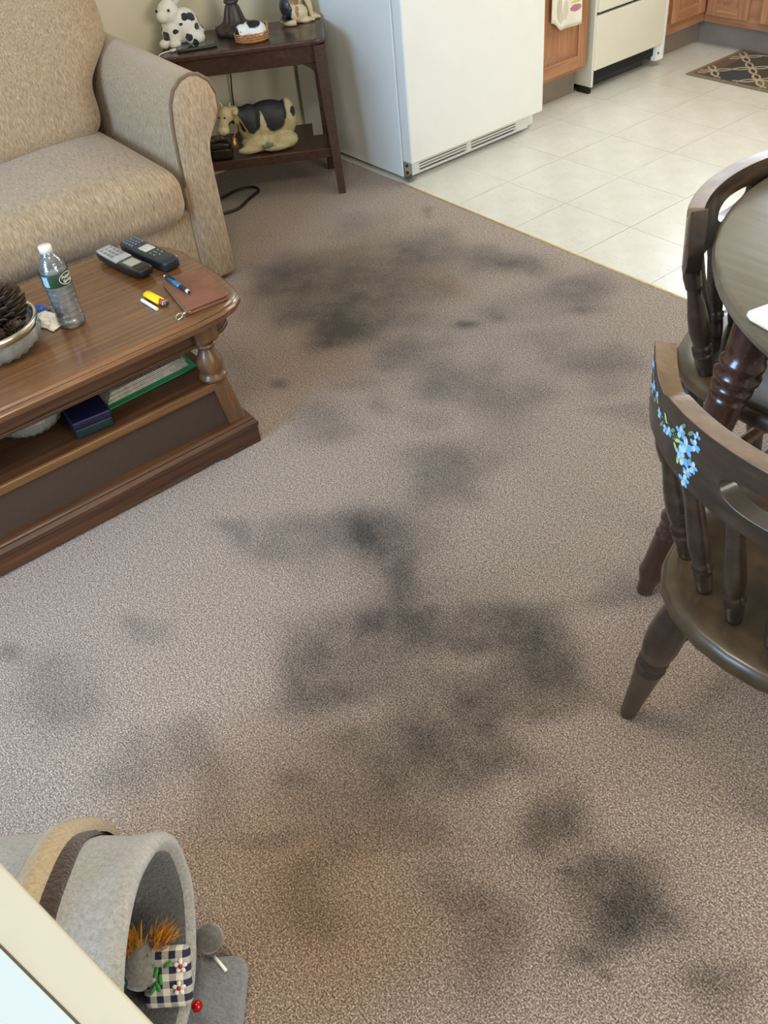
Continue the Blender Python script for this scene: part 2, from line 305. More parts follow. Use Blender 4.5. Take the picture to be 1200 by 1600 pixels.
def carpet():
    x0, x1, y0, y1 = -1.05, 4.8, -4.45, 0.03
    step = 0.015; nx = int((x1-x0)/step); ny = int((y1-y0)/step)
    xs = np.linspace(x0, x1, nx+1); ys = np.linspace(y0, y1, ny+1); X, Y = np.meshgrid(xs, ys, indexing='ij')
    rs = np.random.RandomState(3)
    wx = sum(a*np.sin(X*k1+Y*k2+ph) for a, k1, k2, ph in [(rs.uniform(.006, .014), rs.uniform(-40, 40), rs.uniform(-40, 40), rs.uniform(0, 6)) for _ in range(7)])
    wy = sum(a*np.sin(X*k1+Y*k2+ph) for a, k1, k2, ph in [(rs.uniform(.006, .014), rs.uniform(-40, 40), rs.uniform(-40, 40), rs.uniform(0, 6)) for _ in range(7)])
    S = np.zeros_like(X); keep = np.ones_like(X)
    for cx, cy, a, b, c, k in STAINS:
        small = a*c > 3000**2/9 and a > 900
        dx, dy = X+(0 if small else wx)-cx, Y+(0 if small else wy)-cy
        q = a*dx*dx+2*b*dx*dy+c*dy*dy
        keep *= 1-k*np.exp(-np.clip(q, 0, 50)**1.5*0.75)
    S = 1-keep
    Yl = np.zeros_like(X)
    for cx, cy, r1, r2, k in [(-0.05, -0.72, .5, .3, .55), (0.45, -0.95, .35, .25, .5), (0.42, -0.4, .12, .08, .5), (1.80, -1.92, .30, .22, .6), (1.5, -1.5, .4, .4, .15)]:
        Yl = np.maximum(Yl, k*np.exp(-(((X+wx-cx)/r1)**2+((Y+wy-cy)/r2)**2)))  # warm floor shade painted into the carpet colour, besides some yellowed pile
    verts = np.stack([X, Y, np.zeros_like(X)], -1).reshape(-1, 3)
    i, j = np.meshgrid(np.arange(nx), np.arange(ny), indexing='ij'); a = (i*(ny+1)+j).ravel()
    F = np.stack([a, a+ny+1, a+ny+2, a+1], -1)
    me = bpy.data.meshes.new('floor'); me.vertices.add(len(verts)); me.vertices.foreach_set('co', verts.ravel())
    me.loops.add(F.size); me.loops.foreach_set('vertex_index', F.ravel().astype(np.int32))
    me.polygons.add(len(F)); me.polygons.foreach_set('loop_start', (np.arange(len(F))*4).astype(np.int32))
    me.update(); me.validate()
    for nm, A in (('stain', S), ('yellowing_shade', Yl)):
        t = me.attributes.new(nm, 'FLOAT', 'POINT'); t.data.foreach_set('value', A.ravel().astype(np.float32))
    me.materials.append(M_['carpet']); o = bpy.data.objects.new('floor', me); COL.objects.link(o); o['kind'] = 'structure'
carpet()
# kitchen floor: bedding plus one object per tile
T = 0.3048
kf = obj('floor', box(BM(), (-1.05, 0.03, -0.03), (4.8, 2.8, -0.0025)), M_['grout'], kind='structure')
tm = BM(); box(tm, (0.0006, 0.0006, -0.004), (T-0.0006, T-0.0006, 0.0)); tme = None
first = None; tiles = {}
for i in range(-4, 16):
    for j in range(0, 9):
        ax, bx = max(i*T, -1.05), (i+1)*T; ay, by = max(j*T, 0.034), min((j+1)*T, 2.79)
        if bx > 4.8: continue
        key = (round(bx-ax, 3), round(by-ay, 3))
        if key not in tiles:
            b = BM(); box(b, (0.0008, 0.0008, -0.004), (bx-ax-0.0008, by-ay-0.0008, 0.0))
            o = obj('tile', b, M_['tile'], kf); tiles[key] = o
        else: o = tiles[key].copy(); COL.objects.link(o)
        o.location = (ax, ay, random.uniform(-0.0003, 0.0002))
obj('trim_1', tube(BM(), [(-0.33, 0.031, 0.0)]+[(x*0.1-0.3, 0.031+random.uniform(-.0012, .0012), 0.0005) for x in range(1, 50)], 0.0035, 6), plain('yellowed seam adhesive', (206, 180, 112), 0.6, nz=0.15, nscale=30), smooth=True, kind='structure')
def wall_with_hole(name, axis, pos, a0, a1, z1, holes, th, mat):
    bm = BM()
    def q(x0, x1, za, zb):
        if axis == 'x': box(bm, (min(pos, pos+th), x0, za), (max(pos, pos+th), x1, zb))
        else: box(bm, (x0, min(pos, pos+th), za), (x1, max(pos, pos+th), zb))
    cur = a0
    for h0, h1, hz0, hz1 in holes:
        q(cur, h0, 0, z1); q(h0, h1, 0, hz0); q(h0, h1, hz1, z1); cur = h1
    q(cur, a1, 0, z1)
    return obj(name, bm, mat, kind='structure')
wall_with_hole('wall_left', 'x', -1.05, -4.45, 2.8, 2.4, [], -0.12, M_['wall'])
wall_with_hole('wall_back', 'y', 2.8, -1.17, 4.92, 2.4, [(-0.85, 0.60, 1.05, 2.12)], 0.12, M_['wall'])
wall_with_hole('wall_front', 'y', -4.45, -1.17, 4.92, 2.4, [(0.5, 2.0, 0.8, 2.1)], -0.12, M_['wall'])
wall_with_hole('wall_right', 'x', 4.8, -4.45, 2.8, 2.4, [(-1.7, 0.5, 0.8, 2.15)], 0.12, M_['wall'])
obj('ceiling', box(BM(), (-1.17, -4.57, 2.4), (4.92, 2.92, 2.5)), M_['ceil'], kind='structure')
def window(n, axis, pos, a0, a1, z0, z1):
    bm = BM(); t = 0.05
    def q(x0, x1, za, zb, d=0.03):
        if axis == 'x': box(bm, (pos-d, x0, za), (pos+d, x1, zb))
        else: box(bm, (x0, pos-d, za), (x1, pos+d, zb))
    q(a0, a1, z0, z0+t); q(a0, a1, z1-t, z1); q(a0, a0+t, z0, z1); q(a1-t, a1, z0, z1); q(a0, a1, (z0+z1)/2-0.02, (z0+z1)/2+0.02)
    obj('window_%d' % n, bm, M_['white'], kind='structure')  # window_3 is an added one, for the side fill
window(1, 'y', -4.5, 0.5, 2.0, 0.8, 2.1); window(2, 'y', 2.86, -0.85, 0.60, 1.05, 2.12); window(3, 'x', 4.86, -1.7, 0.5, 0.8, 2.15)  # the third window is added for the side fill to come through
obj('baseboard_left', box(BM(), (-1.05, -4.45, 0), (-1.037, 0.03, 0.08)), M_['wall'], kind='structure')

# ---------------------------------------------------------------- sofa
def sofa():
    t = thing('sofa', 'tan ribbed chenille sofa with rolled arms standing left of the dark end table', 'sofa', (-0.6, -1.75, 0))
    y0 = -2.66   # far arm mirrors the near one about ym
    ym = -1.75
    A = [(-.846, .012), (-.848, .20), (-.848, .36), (-.846, .43), (-.838, .468), (-.822, .494), (-.797, .522), (-.781, .555), (-.779, .595), (-.795, .635), (-.826, .660), (-.855, .667), (-.888, .660), (-.920, .636), (-.938, .60), (-.948, .54), (-.954, .45), (-.957, .35), (-.957, .012)]
    def arm(sgn):
        rings = []
        for x, dz, f in [(-.98, .025, .96), (-.9, .028, 1.0), (-.7, .022, 1.0), (-.5, .012, 1.0), (-.3, .004, 1.0), (-.196, 0, 1.0), (-.186, 0, .985)]:
            r = []
            for (y, z) in A:
                yy = -.87+(y+.87)*f; zz = z+dz*(z/.667) if z > .3 else z
                if sgn < 0: yy = 2*ym-yy
                r.append((x, yy, zz*(.5+.5*f) if z > .6 else zz))
            rings.append(r if sgn < 0 else r[::-1])
        bm = BM(); stack(bm, rings); bmesh.ops.recalc_face_normals(bm, faces=bm.faces)
        o = obj('arm', bm, M_['fabv'], t, smooth=True, world=True)
        m = o.modifiers.new('es', 'EDGE_SPLIT'); m.split_angle = 1.0
        P = [(yy if sgn > 0 else 2*ym-yy, z) for yy, z in A]; cy = sum(p[0] for p in P)/len(P); cz = .34
        def sh(k): return [(cy+(y-cy)*(1-k/.09), cz+(z-cz)*(1-k/.33)) for y, z in P]
        ins = sh(.004); b = BM()
        stack(b, [[(-.188, y, z) for y, z in ins], [(-.176, y, z) for y, z in sh(.007)], [(-.168, y, z) for y, z in sh(.018)]]); bmesh.ops.recalc_face_normals(b, faces=b.faces)
        obj('arm_panel', b, M_['fabv'], o, smooth=True, world=True).modifiers.new('es', 'EDGE_SPLIT').split_angle = 1.0
        b = BM(); tube(b, [(-.184, y, z) for y, z in P[1:-1]], 0.0055, 6)
        obj('piping', b, M_['pipe'], o, smooth=True, world=True)
    arm(1); arm(-1)
    b = BM(); box(b, (-.95, 2*ym+.955, .03), (-.195, -.955, .27)); obj('base', b, M_['fabv'], t, bevel=.012, world=True)
    for sx in (-.9, -.26):
        for sy in (-.93, 2*ym+.93):
            b = BM(); box(b, (sx-.025, sy-.02, 0), (sx+.025, sy+.02, .035)); obj('foot', b, M_['walnut'], t, world=True)
    # seat cushions
    w = (-.962-(2*ym+.962))/2
    for k in range(2):
        cy = -.962-w*(k+.5)
        b = BM()
        def sag(p): return Vector((p.x+(0.012*math.sin(p.y*7) if p.x > .25 else 0), p.y, p.z+.006*math.sin(9*p.y+4*p.x)))
        rbox(b, (-.495, cy, .343), (.71, w-.004, .175), .07, 16, .028, sag)
        o = obj('seat_cushion', b, M_['fabx'], t, smooth=True, world=True, sub=1)
    # back
    b = BM(); rbox(b, (-.93, ym, .44), (.17, abs(2*(ym+.87)), .80), .06, 8); obj('backrest_frame', b, M_['fabv'], t, smooth=True, world=True)
    for k in range(2):
        cy = -.965-w*(k+.5)
        b = BM()
        def lean(p):
            z = p.z; wr = .010*math.sin(14*p.y+9*p.z)*max(0, 1-abs(z)/.3)
            full = .035*max(0, math.cos(z*4.2))*max(0, math.cos(p.y*2.8)) if p.x > 0 else 0
            ov = max(0, min(1, (z+.10)/.16)); ov = ov*ov*(3-2*ov); sd = abs(p.y)/((w-.02)/2)
            return Vector((p.x-.16*z+full+wr*.6+.02*ov*sd*sd, p.y*(1+.27*ov*sd*sd), z))
        rbox(b, (-.745, cy, .665), (.20, w-.02, .50), .09, 16, 0, lean)
        obj('back_cushion', b, M_['fabv'], t, smooth=True, world=True, sub=1)
sofa()

# ---------------------------------------------------------------- end table and the things on it
ET = math.atan2(.535, .35)       # direction of its front edge
EH = .545
etd = Vector((math.cos(ET), math.sin(ET), 0)); etn = Vector((math.sin(ET), -math.cos(ET), 0))   # along the front, outward
ET_O = Vector((-.54, -.160, 0))   # front right corner at the floor
def E(a, n, z): return ET_O+etd*a+etn*n+Vector((0, 0, z))  # a along front (negative = left), n outward (negative = towards wall)
def end_table():
    t = thing('end_table', 'dark brown two tier wooden end table with splayed legs between sofa and refrigerator', 'end table', E(-.3, -.15, 0), ET)
    Lx, D = .545, .325
    # top with clipped rounded corners
    P = []
    for cx, cn, a0 in ((.0, -.03, 0), (0.0, -D+.03, 1), (-Lx, -D+.03, 2), (-Lx, -.03, 3)):
        pass
    prof = [(-Lx, 0), (.0, 0), (.034, -.015), (.046, -.05), (.046, -D+.05), (.034, -D+.015), (.0, -D), (-Lx, -D), (-Lx-.014, -D+.015), (-Lx-.026, -D+.05), (-Lx-.026, -.05), (-Lx-.014, -.015)]
    b = BM(); stack(b, [[E(a, n, z)+Vector((0, 0, 0)) for a, n in prof] for z in (EH-.022, EH)]); bmesh.ops.recalc_face_normals(b, faces=b.faces)
    obj('tabletop', b, M_['walnut'], t, bevel=.006, world=True)
    b = BM()
    for a0, a1, n0, n1 in ((-Lx+.02, .010, -.020, -.038), (-Lx+.02, .010, -D+.02, -D+.038), (-.005, .010, -D+.03, -.03), (-Lx+.02, -Lx+.035, -D+.03, -.03)):
        stack(b, [[E(a0, n0, z), E(a1, n0, z), E(a1, n1, z), E(a0, n1, z)] for z in (EH-.085, EH-.021)])
    bmesh.ops.recalc_face_normals(b, faces=b.faces); obj('apron', b, M_['walnut'], t, bevel=.002, world=True)
    for a in (.020, -Lx-.002):
        s = 1 if a > -.3 else -1
        for n0, n1, ao, aw in ((-.026, .086, 0, .016), (-.20, -.18, -.010, -.004)):
            b = BM(); top = E(a+s*ao, n0, EH-.022); bot = E(a+s*(ao+aw), n1, 0); w0, w1 = .023, .014
            stack(b, [[bot+etd*(i*w1)+etn*(j*w1) for i, j in ((-1, -1), (1, -1), (1, 1), (-1, 1))], [top+etd*(i*w0)+etn*(j*w0*.9) for i, j in ((-1, -1), (1, -1), (1, 1), (-1, 1))]])
            for g in (-.006, .006):   # fluting lines on the front
                stack(b, [[bot+etd*(g+i*.0015)+etn*(w1+.0015*j) for i, j in ((-1, -1), (1, -1), (1, 1), (-1, 1))], [top+etd*(g*1.6+i*.0015)+etn*(w0*.9+.0015*j) for i, j in ((-1, -1), (1, -1), (1, 1), (-1, 1))]])
            bmesh.ops.recalc_face_normals(b, faces=b.faces)
            lg = obj('leg', b, M_['walnut'], t, world=True)
            # curved corner bracket beneath the apron
            b = BM(); k = -s; q = [(0, 0), (k*.070, 0), (k*.052, -.010), (k*.034, -.024), (k*.026, -.055), (0, -.085)]
            nn = n0
            stack(b, [[E(a+s*ao+u, nn+dn+(.0 if ao == 0 else .0), EH-.085+v) for u, v in q] for dn in (-.008, .008)]); bmesh.ops.recalc_face_normals(b, faces=b.faces)
            obj('bracket', b, M_['walnut'], t, world=True)
    b = BM(); stack(b, [[E(a, n, z) for a, n in ((-Lx+.03, .040), (.005, .040), (.005, -.125), (-.05, -.125), (-.05, -D+.055), (-Lx+.03, -D+.055))] for z in (.140, .162)]); bmesh.ops.recalc_face_normals(b, faces=b.faces)
    obj('shelf', b, M_['walnut'], t, bevel=.003, world=True)
    b = BM(); stack(b, [[E(a, n, z) for a, n in ((-Lx+.01, .052), (.022, .052), (.022, .036), (-Lx+.01, .036))] for z in (.132, .166)]); bmesh.ops.recalc_face_normals(b, faces=b.faces)
    obj('shelf_rail', b, M_['walnut'], t, bevel=.002, world=True)
    for a in (.020, -Lx-.002):
        b = BM(); stack(b, [[E(a+u, n, z) for u, n in ((-.009, .045), (.009, .045), (.009, -.185), (-.009, -.185))] for z in (.135, .170)]); bmesh.ops.recalc_face_normals(b, faces=b.faces)
        obj('side_rail', b, M_['walnut'], t, world=True)
end_table()

def lamp():
    m = plain('dark bronze cast resin', (70, 58, 50), 0.45, metal=0.25, nz=0.1, nscale=50, bmp=0.4)
    c = (-.893, -.275)
    t = thing('table_lamp', 'dark bronze table lamp with a fluted spreading foot on the end table', 'lamp', (c[0], c[1], EH))
    b = BM(); seg = 48
    prof = [(.072, 0), (.076, .004), (.077, .016), (.072, .024), (.062, .028), (.050, .033), (.041, .042), (.036, .056), (.031, .074), (.026, .090), (.020, .100), (.017, .106)]
    rings = []
    for r, z in prof:
        fl = .11 if .02 < z < .1 else .07
        rings.append([((r*(1+fl*math.cos(8*2*PI*i/seg)))*math.cos(2*PI*i/seg), (r*(1+fl*math.cos(8*2*PI*i/seg)))*math.sin(2*PI*i/seg), z) for i in range(seg)])
    stack(b, rings); obj('lamp_base', b, m, t, smooth=True)
    b = BM(); lathe(b, [(.026, .104), (.029, .109), (.026, .116), (.017, .118), (.013, .13), (.010, .15), (.012, .2), (.017, .24), (.012, .28), (.007, .30), (.007, .42)], seg=20); obj('pole', b, m, t, smooth=True)
    b = BM(); lathe(b, [(.17, .36), (.10, .60), (.097, .60), (.167, .36)], seg=40, cap=False); bmesh.ops.recalc_face_normals(b, faces=b.faces)
    obj('lamp_shade', b, plain('cream lamp shade cloth', (228, 214, 184), 0.8), t, smooth=True)
    b = BM(); ball(b, (0, 0, .45), .03); obj('bulb', b, M_['white'], t, smooth=True)
lamp()

def cord(name, label, pts, r, mat, cat='cord', group=None):
    o = obj(name, tube(BM(), smoothpath(pts, 8), r, 8), mat, smooth=True); return tagp(o, label, cat, group)
cord('lamp_cord', 'thin black lamp cord hanging down the wall behind the end table', [(-.965, -.262, EH+.002), (-.992, -.262, EH), (-1.02, -.26, EH-.02), (-1.03, -.262, .44), (-1.022, -.268, .36), (-1.03, -.272, .3), (-1.034, -.275, .2), (-1.03, -.28, .05), (-1.0, -.33, .008)], .003, M_['black'])
coil = [(-.80, -.66, .008), (-.78, -.55, .008), (-.80, -.46, .006), (-.775, -.40, .008), (-.725, -.40, .006), (-.685, -.47, .008), (-.64, -.56, .006), (-.66, -.66, .008)]
cord('power_cord', 'black cord looped on the carpet under the end table', coil, .0055, M_['black'])

def rabbit():
    blk = (34, 36, 42)
    wh = (238, 234, 220)
    spots = [((-.045, -.035, .038), (.017, .02, .017), blk), ((.03, -.052, .028), (.017, .012, .012), blk), ((-.01, -.055, .050), (.012, .012, .009), blk),
             ((.052, -.03, .085), (.02, .016, .015), blk), ((.058, -.02, .05), (.012, .018, .018), blk), ((.075, 0, .07), (.014, .014, .022), blk),
             ((.03, -.04, .088), (.014, .02, .012), blk), ((-.062, -.022, .058), (.008, .012, .010), blk), ((.085, .02, .045), (.014, .014, .014), blk), ((.04, .05, .08), (.02, .02, .02), blk), ((.05, -.05, .012), (.012, .016, .014), blk), ((.012, -.056, .070), (.010, .012, .008), blk)]
    m = patches('white plush with black spots', wh, spots, 0.9, nscale=120, jitter=.002, bmp=.9, sheen=.6)
    t = thing('rabbit_figurine', 'white plush rabbit with black spots and upright ears on the end table', 'toy rabbit', (-.955, -.480, EH), ET+.05); t.scale = (1.08, 1.08, 1.12)
    b = BM(); ball(b, (.018, 0, .055), (.055, .050, .055), 24); ball(b, (-.022, -.008, .045), (.042, .045, .045), 20); ball(b, (-.024, -.022, .105), (.037, .035, .037), 20)
    ball(b, (-.045, -.045, .098), (.020, .018, .018)); ball(b, (-.058, -.035, .014), (.020, .018, .015)); ball(b, (-.022, -.050, .013), (.022, .018, .014)); ball(b, (.05, -.035, .022), (.035, .025, .024)); ball(b, (.066, .02, .03), .018)
    o = obj('body', b, m, t); remesh(o, .003, 5)
    for s, dx in ((-1, -.004), (1, .022)):
        b = BM(); lathe(b, [(.009, 0), (.015, .25), (.018, .55), (.014, .8), (.004, 1)], (-.018+dx, -.01, .125), (.026+dx*1.4, .008, .215), 14)
        obj('ear', b, m, t, smooth=True)
    for p in ((-.018, -.057, .116), (-.060, -.044, .116)):
        b = BM(); ball(b, p, .0045); obj('eye', b, plain('black bead', (14, 14, 16), .12), t, smooth=True)
rabbit()

def phone():
    m = patches('black and grey mottled phone case', (66, 72, 70), [((x, y, .005), (.009, .007, .02), (18, 20, 22)) for x, y in ((-.05, -.01), (-.02, .015), (0, -.02), (.025, .012), (.05, -.012), (.045, .025), (-.045, .025))], .35, nscale=60, jitter=.003, bmp=0)
    t = thing('phone', 'dark mottled phone plugged to a white cable in front of the spotted rabbit', 'phone', (-.852, -.476, EH), ET+.12)
    b = BM(); rbox(b, (0, 0, .006), (.15, .072, .010), .004, 4); obj('case', b, m, t, smooth=True)
    b = BM(); box(b, (-.070, -.032, .0105), (.070, .032, .0115)); obj('screen', b, plain('dark glossy screen', (40, 46, 46), .08), t)
    p = Matrix.Translation((-.852, -.476, EH)) @ Matrix.Rotation(ET+.12, 4, 'Z')
    P = lambda *a: p @ Vector(a)
    c = thing('charging_cable', 'white charging cable running from the phone over the sofa arm side of the end table', 'cable', P(-.078, 0, .006))
    b = BM(); tube(b, [P(-.076, -.005, .006), P(-.100, -.006, .006)], .0055, 8); obj('plug', b, M_['white'], c, smooth=True, world=True)
    b = BM(); tube(b, smoothpath([P(-.099, -.006, .006), P(-.120, -.008, .004), P(-.138, -.022, .003), P(-.150, -.05, -.004), P(-.156, -.06, -.03), P(-.156, -.06, -.18)]), .0022, 6); obj('cable', b, M_['white'], c, smooth=True, world=True)
phone()

def puppy():
    t = thing('puppy_figurine', 'small black and white puppy curled asleep in a tan wicker basket', 'figurine', (-.738, -.300, EH), ET); t.scale = (1.14, 1.12, 1.14)
    wk = plain('tan wicker', (186, 134, 84), .7, nz=.2, nscale=150, bmp=.6)
    b = BM(); seg = 40; rings = []
    for z, s in ((0, .92), (.004, .97), (.012, 1.0), (.02, 1.03), (.024, 1.02)):
        rings.append([((.052*s+.0014*math.sin(i*PI+z*900))*math.cos(2*PI*i/seg), (.036*s+.0014*math.sin(i*PI+z*900))*math.sin(2*PI*i/seg), z) for i in range(seg)])
    stack(b, rings); k = obj('basket', b, wk, t, smooth=True)
    b = BM()
    for zz in (.006, .013, .020, .026):
        tube(b, [((.0535 if zz < .02 else .055)*math.cos(2*PI*i/40), (.0375 if zz < .02 else .039)*math.sin(2*PI*i/40), zz+.0022*math.sin(i*PI/2*2+zz*500)) for i in range(41)], .0028, 5)
    obj('weave', b, wk, k, smooth=True, kind='stuff')
    b = BM(); ang = [(.055*math.cos(a), .030*math.sin(a)) for a in np.linspace(-.3, .9, 8)]
    tube(b, [(x, y+.006, .026+.022*math.sin(PI*i/7)) for i, (x, y) in enumerate(ang)], .003, 6); obj('basket_hoop', b, wk, k, smooth=True)
    wh = (236, 236, 232); bk = (22, 24, 30)
    m = patches('white and black glazed fur', wh, [((.012, -.006, .050), (.024, .026, .020), bk), ((-.046, -.012, .030), (.014, .024, .020), bk), ((-.022, .004, .046), (.008, .014, .012), bk), ((-.030, -.028, .036), (.003, .003, .003), bk), ((-.045, .015, .04), (.010, .014, .012), bk)], .5, nscale=90, jitter=.002, bmp=.4)
    b = BM(); ball(b, (.008, 0, .030), (.044, .032, .030), 24); ball(b, (-.028, -.006, .032), (.024, .024, .022)); ball(b, (-.026, -.024, .027), (.013, .012, .010)); ball(b, (.02, -.022, .025), (.024, .014, .014)); ball(b, (-.043, -.008, .028), (.009, .016, .014)); ball(b, (-.008, .012, .045), (.010, .009, .006))
    remesh(obj('puppy', b, m, t), .0025, 4)
puppy()

def dog():
    t = thing('dog_figurine', 'seated tan and black shepherd dog figurine at the right end of the end table', 'figurine', (-.810, -.030, EH), ET+.25); t.scale = (1.12, 1.12, 1.12)
    tan = (208, 186, 146); bk = (46, 42, 42); br = (150, 102, 62)
    m = patches('tan dog glaze with black saddle', tan, [((-.045, .02, .07), (.045, .06, .10), bk), ((-.02, .03, .15), (.045, .045, .05), bk), ((.0, .0, .085), (.02, .025, .03), br), ((.018, -.015, .12), (.02, .02, .03), (196, 150, 100)), ((-.058, -.02, .05), (.026, .05, .07), bk), ((-.02, -.035, .075), (.02, .02, .02), (140, 96, 62)), ((-.02, -.05, .04), (.006, .012, .02), (150, 112, 76))], .38, nscale=50, jitter=.004, bmp=.3, coat=.4)
    b = BM()
    ball(b, (-.028, .0, .05), (.040, .040, .048), 24); ball(b, (-.002, 0, .095), (.032, .032, .06), 20, Matrix.Rotation(.35, 3, 'Y')); ball(b, (.012, 0, .165), (.03, .028, .03)); ball(b, (.04, -.002, .158), (.022, .014, .013))
    for s in (-1, 1):
        tube(b, smoothpath([(.014, s*.018, .11), (.030, s*.020, .06), (.036, s*.021, .02), (.040, s*.021, .008)], 5), [.015, .0145, .014, .013, .012, .012, .011, .011, .0105, .010, .010, .010, .010, .010, .010, .010], 10)
        ball(b, (.048, s*.021, .008), (.018, .012, .009)); ball(b, (-.012, s*.036, .030), (.034, .018, .030)); ball(b, (.012, s*.044, .008), (.026, .012, .0095))
        for q in (-1, 0, 1): ball(b, (.064, s*.021+q*.006, .006), (.005, .0035, .0055), 8); ball(b, (.036, s*.044+q*.006, .006), (.005, .0035, .0055), 8)
        lathe(b, [(.012, 0), (.010, .5), (.001, 1)], (.0, s*.018, .185), (-.004, s*.022, .215), 8)
    tube(b, smoothpath([(-.055, -.005, .02), (-.07, -.03, .012), (-.055, -.055, .010), (-.03, -.062, .010)], 5), .010, 8)
    remesh(obj('body', b, m, t), .0028, 3)
dog()

def cow():
    t = thing('cow_figurine', 'reclining cream and black cow figurine with a rope collar on the lower shelf', 'figurine', E(-.235, -.050, .163), ET+.03); t.scale = (1.14, 1.1, 1.12)
    cr = (206, 196, 156); bk = (36, 40, 46)
    m = patches('cream cow glaze with black patches', cr, [((-.044, -.03, .128), (.040, .09, .068), bk), ((.040, -.03, .128), (.046, .09, .070), bk), ((.0, -.0, .165), (.085, .09, .034), bk), ((-.002, -.045, .085), (.011, .03, .052), cr), ((.105, -.03, .12), (.010, .03, .018), bk), ((-.108, -.04, .11), (.012, .02, .016), bk), ((-.072, -.05, .09), (.012, .03, .02), bk), ((.005, -.06, .028), (.018, .02, .014), (120, 136, 112))], .55, nscale=40, jitter=.004, bmp=.4, wash=(176, 160, 116))
    b = BM()
    ball(b, (.02, 0, .095), (.088, .045, .066), 28); ball(b, (-.045, 0, .09), (.048, .043, .066), 24); ball(b, (.085, .0, .10), (.030, .038, .060), 20)
    ball(b, (-.03, -.03, .025), (.055, .026, .024)); ball(b, (.06, -.03, .028), (.05, .028, .028)); ball(b, (.01, -.01, .03), (.1, .04, .03)); ball(b, (-.06, -.045, .016), (.045, .014, .014)); ball(b, (.03, -.05, .016), (.05, .014, .014))
    tube(b, [(-.075, -.008, .12), (-.10, -.02, .135), (-.115, -.028, .14)], [.034, .028, .026], 12)
    ball(b, (-.120, -.034, .138), (.027, .024, .030)); ball(b, (-.133, -.046, .112), (.018, .018, .026), 16, Matrix.Rotation(.35, 3, 'Y')); ball(b, (-.138, -.052, .095), (.022, .020, .015))
    for p, q in (((-.098, -.045, .150), (-.078, -.058, .140)), ((-.132, -.008, .155), (-.148, .010, .145))): tube(b, [p, ((p[0]+q[0])/2, (p[1]+q[1])/2, (p[2]+q[2])/2+.004), q], [.007, .010, .004], 8)
    remesh(obj('body', b, m, t), .0033, 4)
    for p in ((-.125, -.0585, .138), (-.145, -.048, .138)):
        b = BM(); ball(b, p, .0032); obj('eye', b, M_['black'], t, smooth=True)
    for s, x in ((1, -.105), (-1, -.128)):
        b = BM(); lathe(b, [(.005, 0), (.004, .5), (.001, 1)], (x, -.026+(.006 if s < 0 else -.006), .160), (x+.006*s, -.030-(.010 if s > 0 else -.012), .180), 8); obj('horn', b, plain('horn', (196, 176, 130), .5), t, smooth=True)
    b = BM(); rp = plain('tan twine', (156, 134, 84), .8)
    tube(b, smoothpath([(-.090, -.050, .155), (-.078, -.056, .13), (-.055, -.054, .075), (-.048, -.052, .062)]), .0022, 6); tube(b, smoothpath([(-.094, -.050, .150), (-.093, -.056, .115), (-.100, -.052, .085), (-.108, -.056, .070)]), .0022, 6)
    obj('rope_collar', b, rp, t, smooth=True)
    b = BM(); lathe(b, [(.004, 0), (.008, .1), (.010, .6), (.016, 1), (.014, 1.02)], (-.106, -.058, .072), (-.112, -.062, .040), 14); obj('bell', b, plain('aged brass', (160, 132, 86), .28, metal=.9), t, smooth=True)
    b = BM()
    for k in range(9): lathe(b, [(.003, 0), (.0008, 1)], (-.012+.004*k, -.058, .018), (-.020+.006*k, -.064, .030+.006*math.sin(k*2)), 5)
    obj('grass_tuft', b, plain('painted grey green grass', (112, 128, 104), .6), t)
cow()
def dark_box():
    t = thing('trinket_box', 'dark glossy trinket box at the left of the lower shelf below the cow head', 'box', E(-.415, -.005, .163), ET)
    m = plain('dark brown lacquer', (36, 28, 26), .18, nz=.2, nscale=60)
    b = BM(); rbox(b, (0, 0, .022), (.085, .075, .044), .008, 6); obj('body', b, m, t, smooth=True)
    b = BM(); rbox(b, (0, 0, .052), (.080, .070, .018), .008, 6, .010); obj('lid', b, m, t, smooth=True)
    b = BM(); tube(b, [(-.02, 0, .066), (-.012, 0, .080), (.012, 0, .080), (.02, 0, .066)], .003, 8); obj('handle', b, M_['steel'], t, smooth=True)
dark_box()

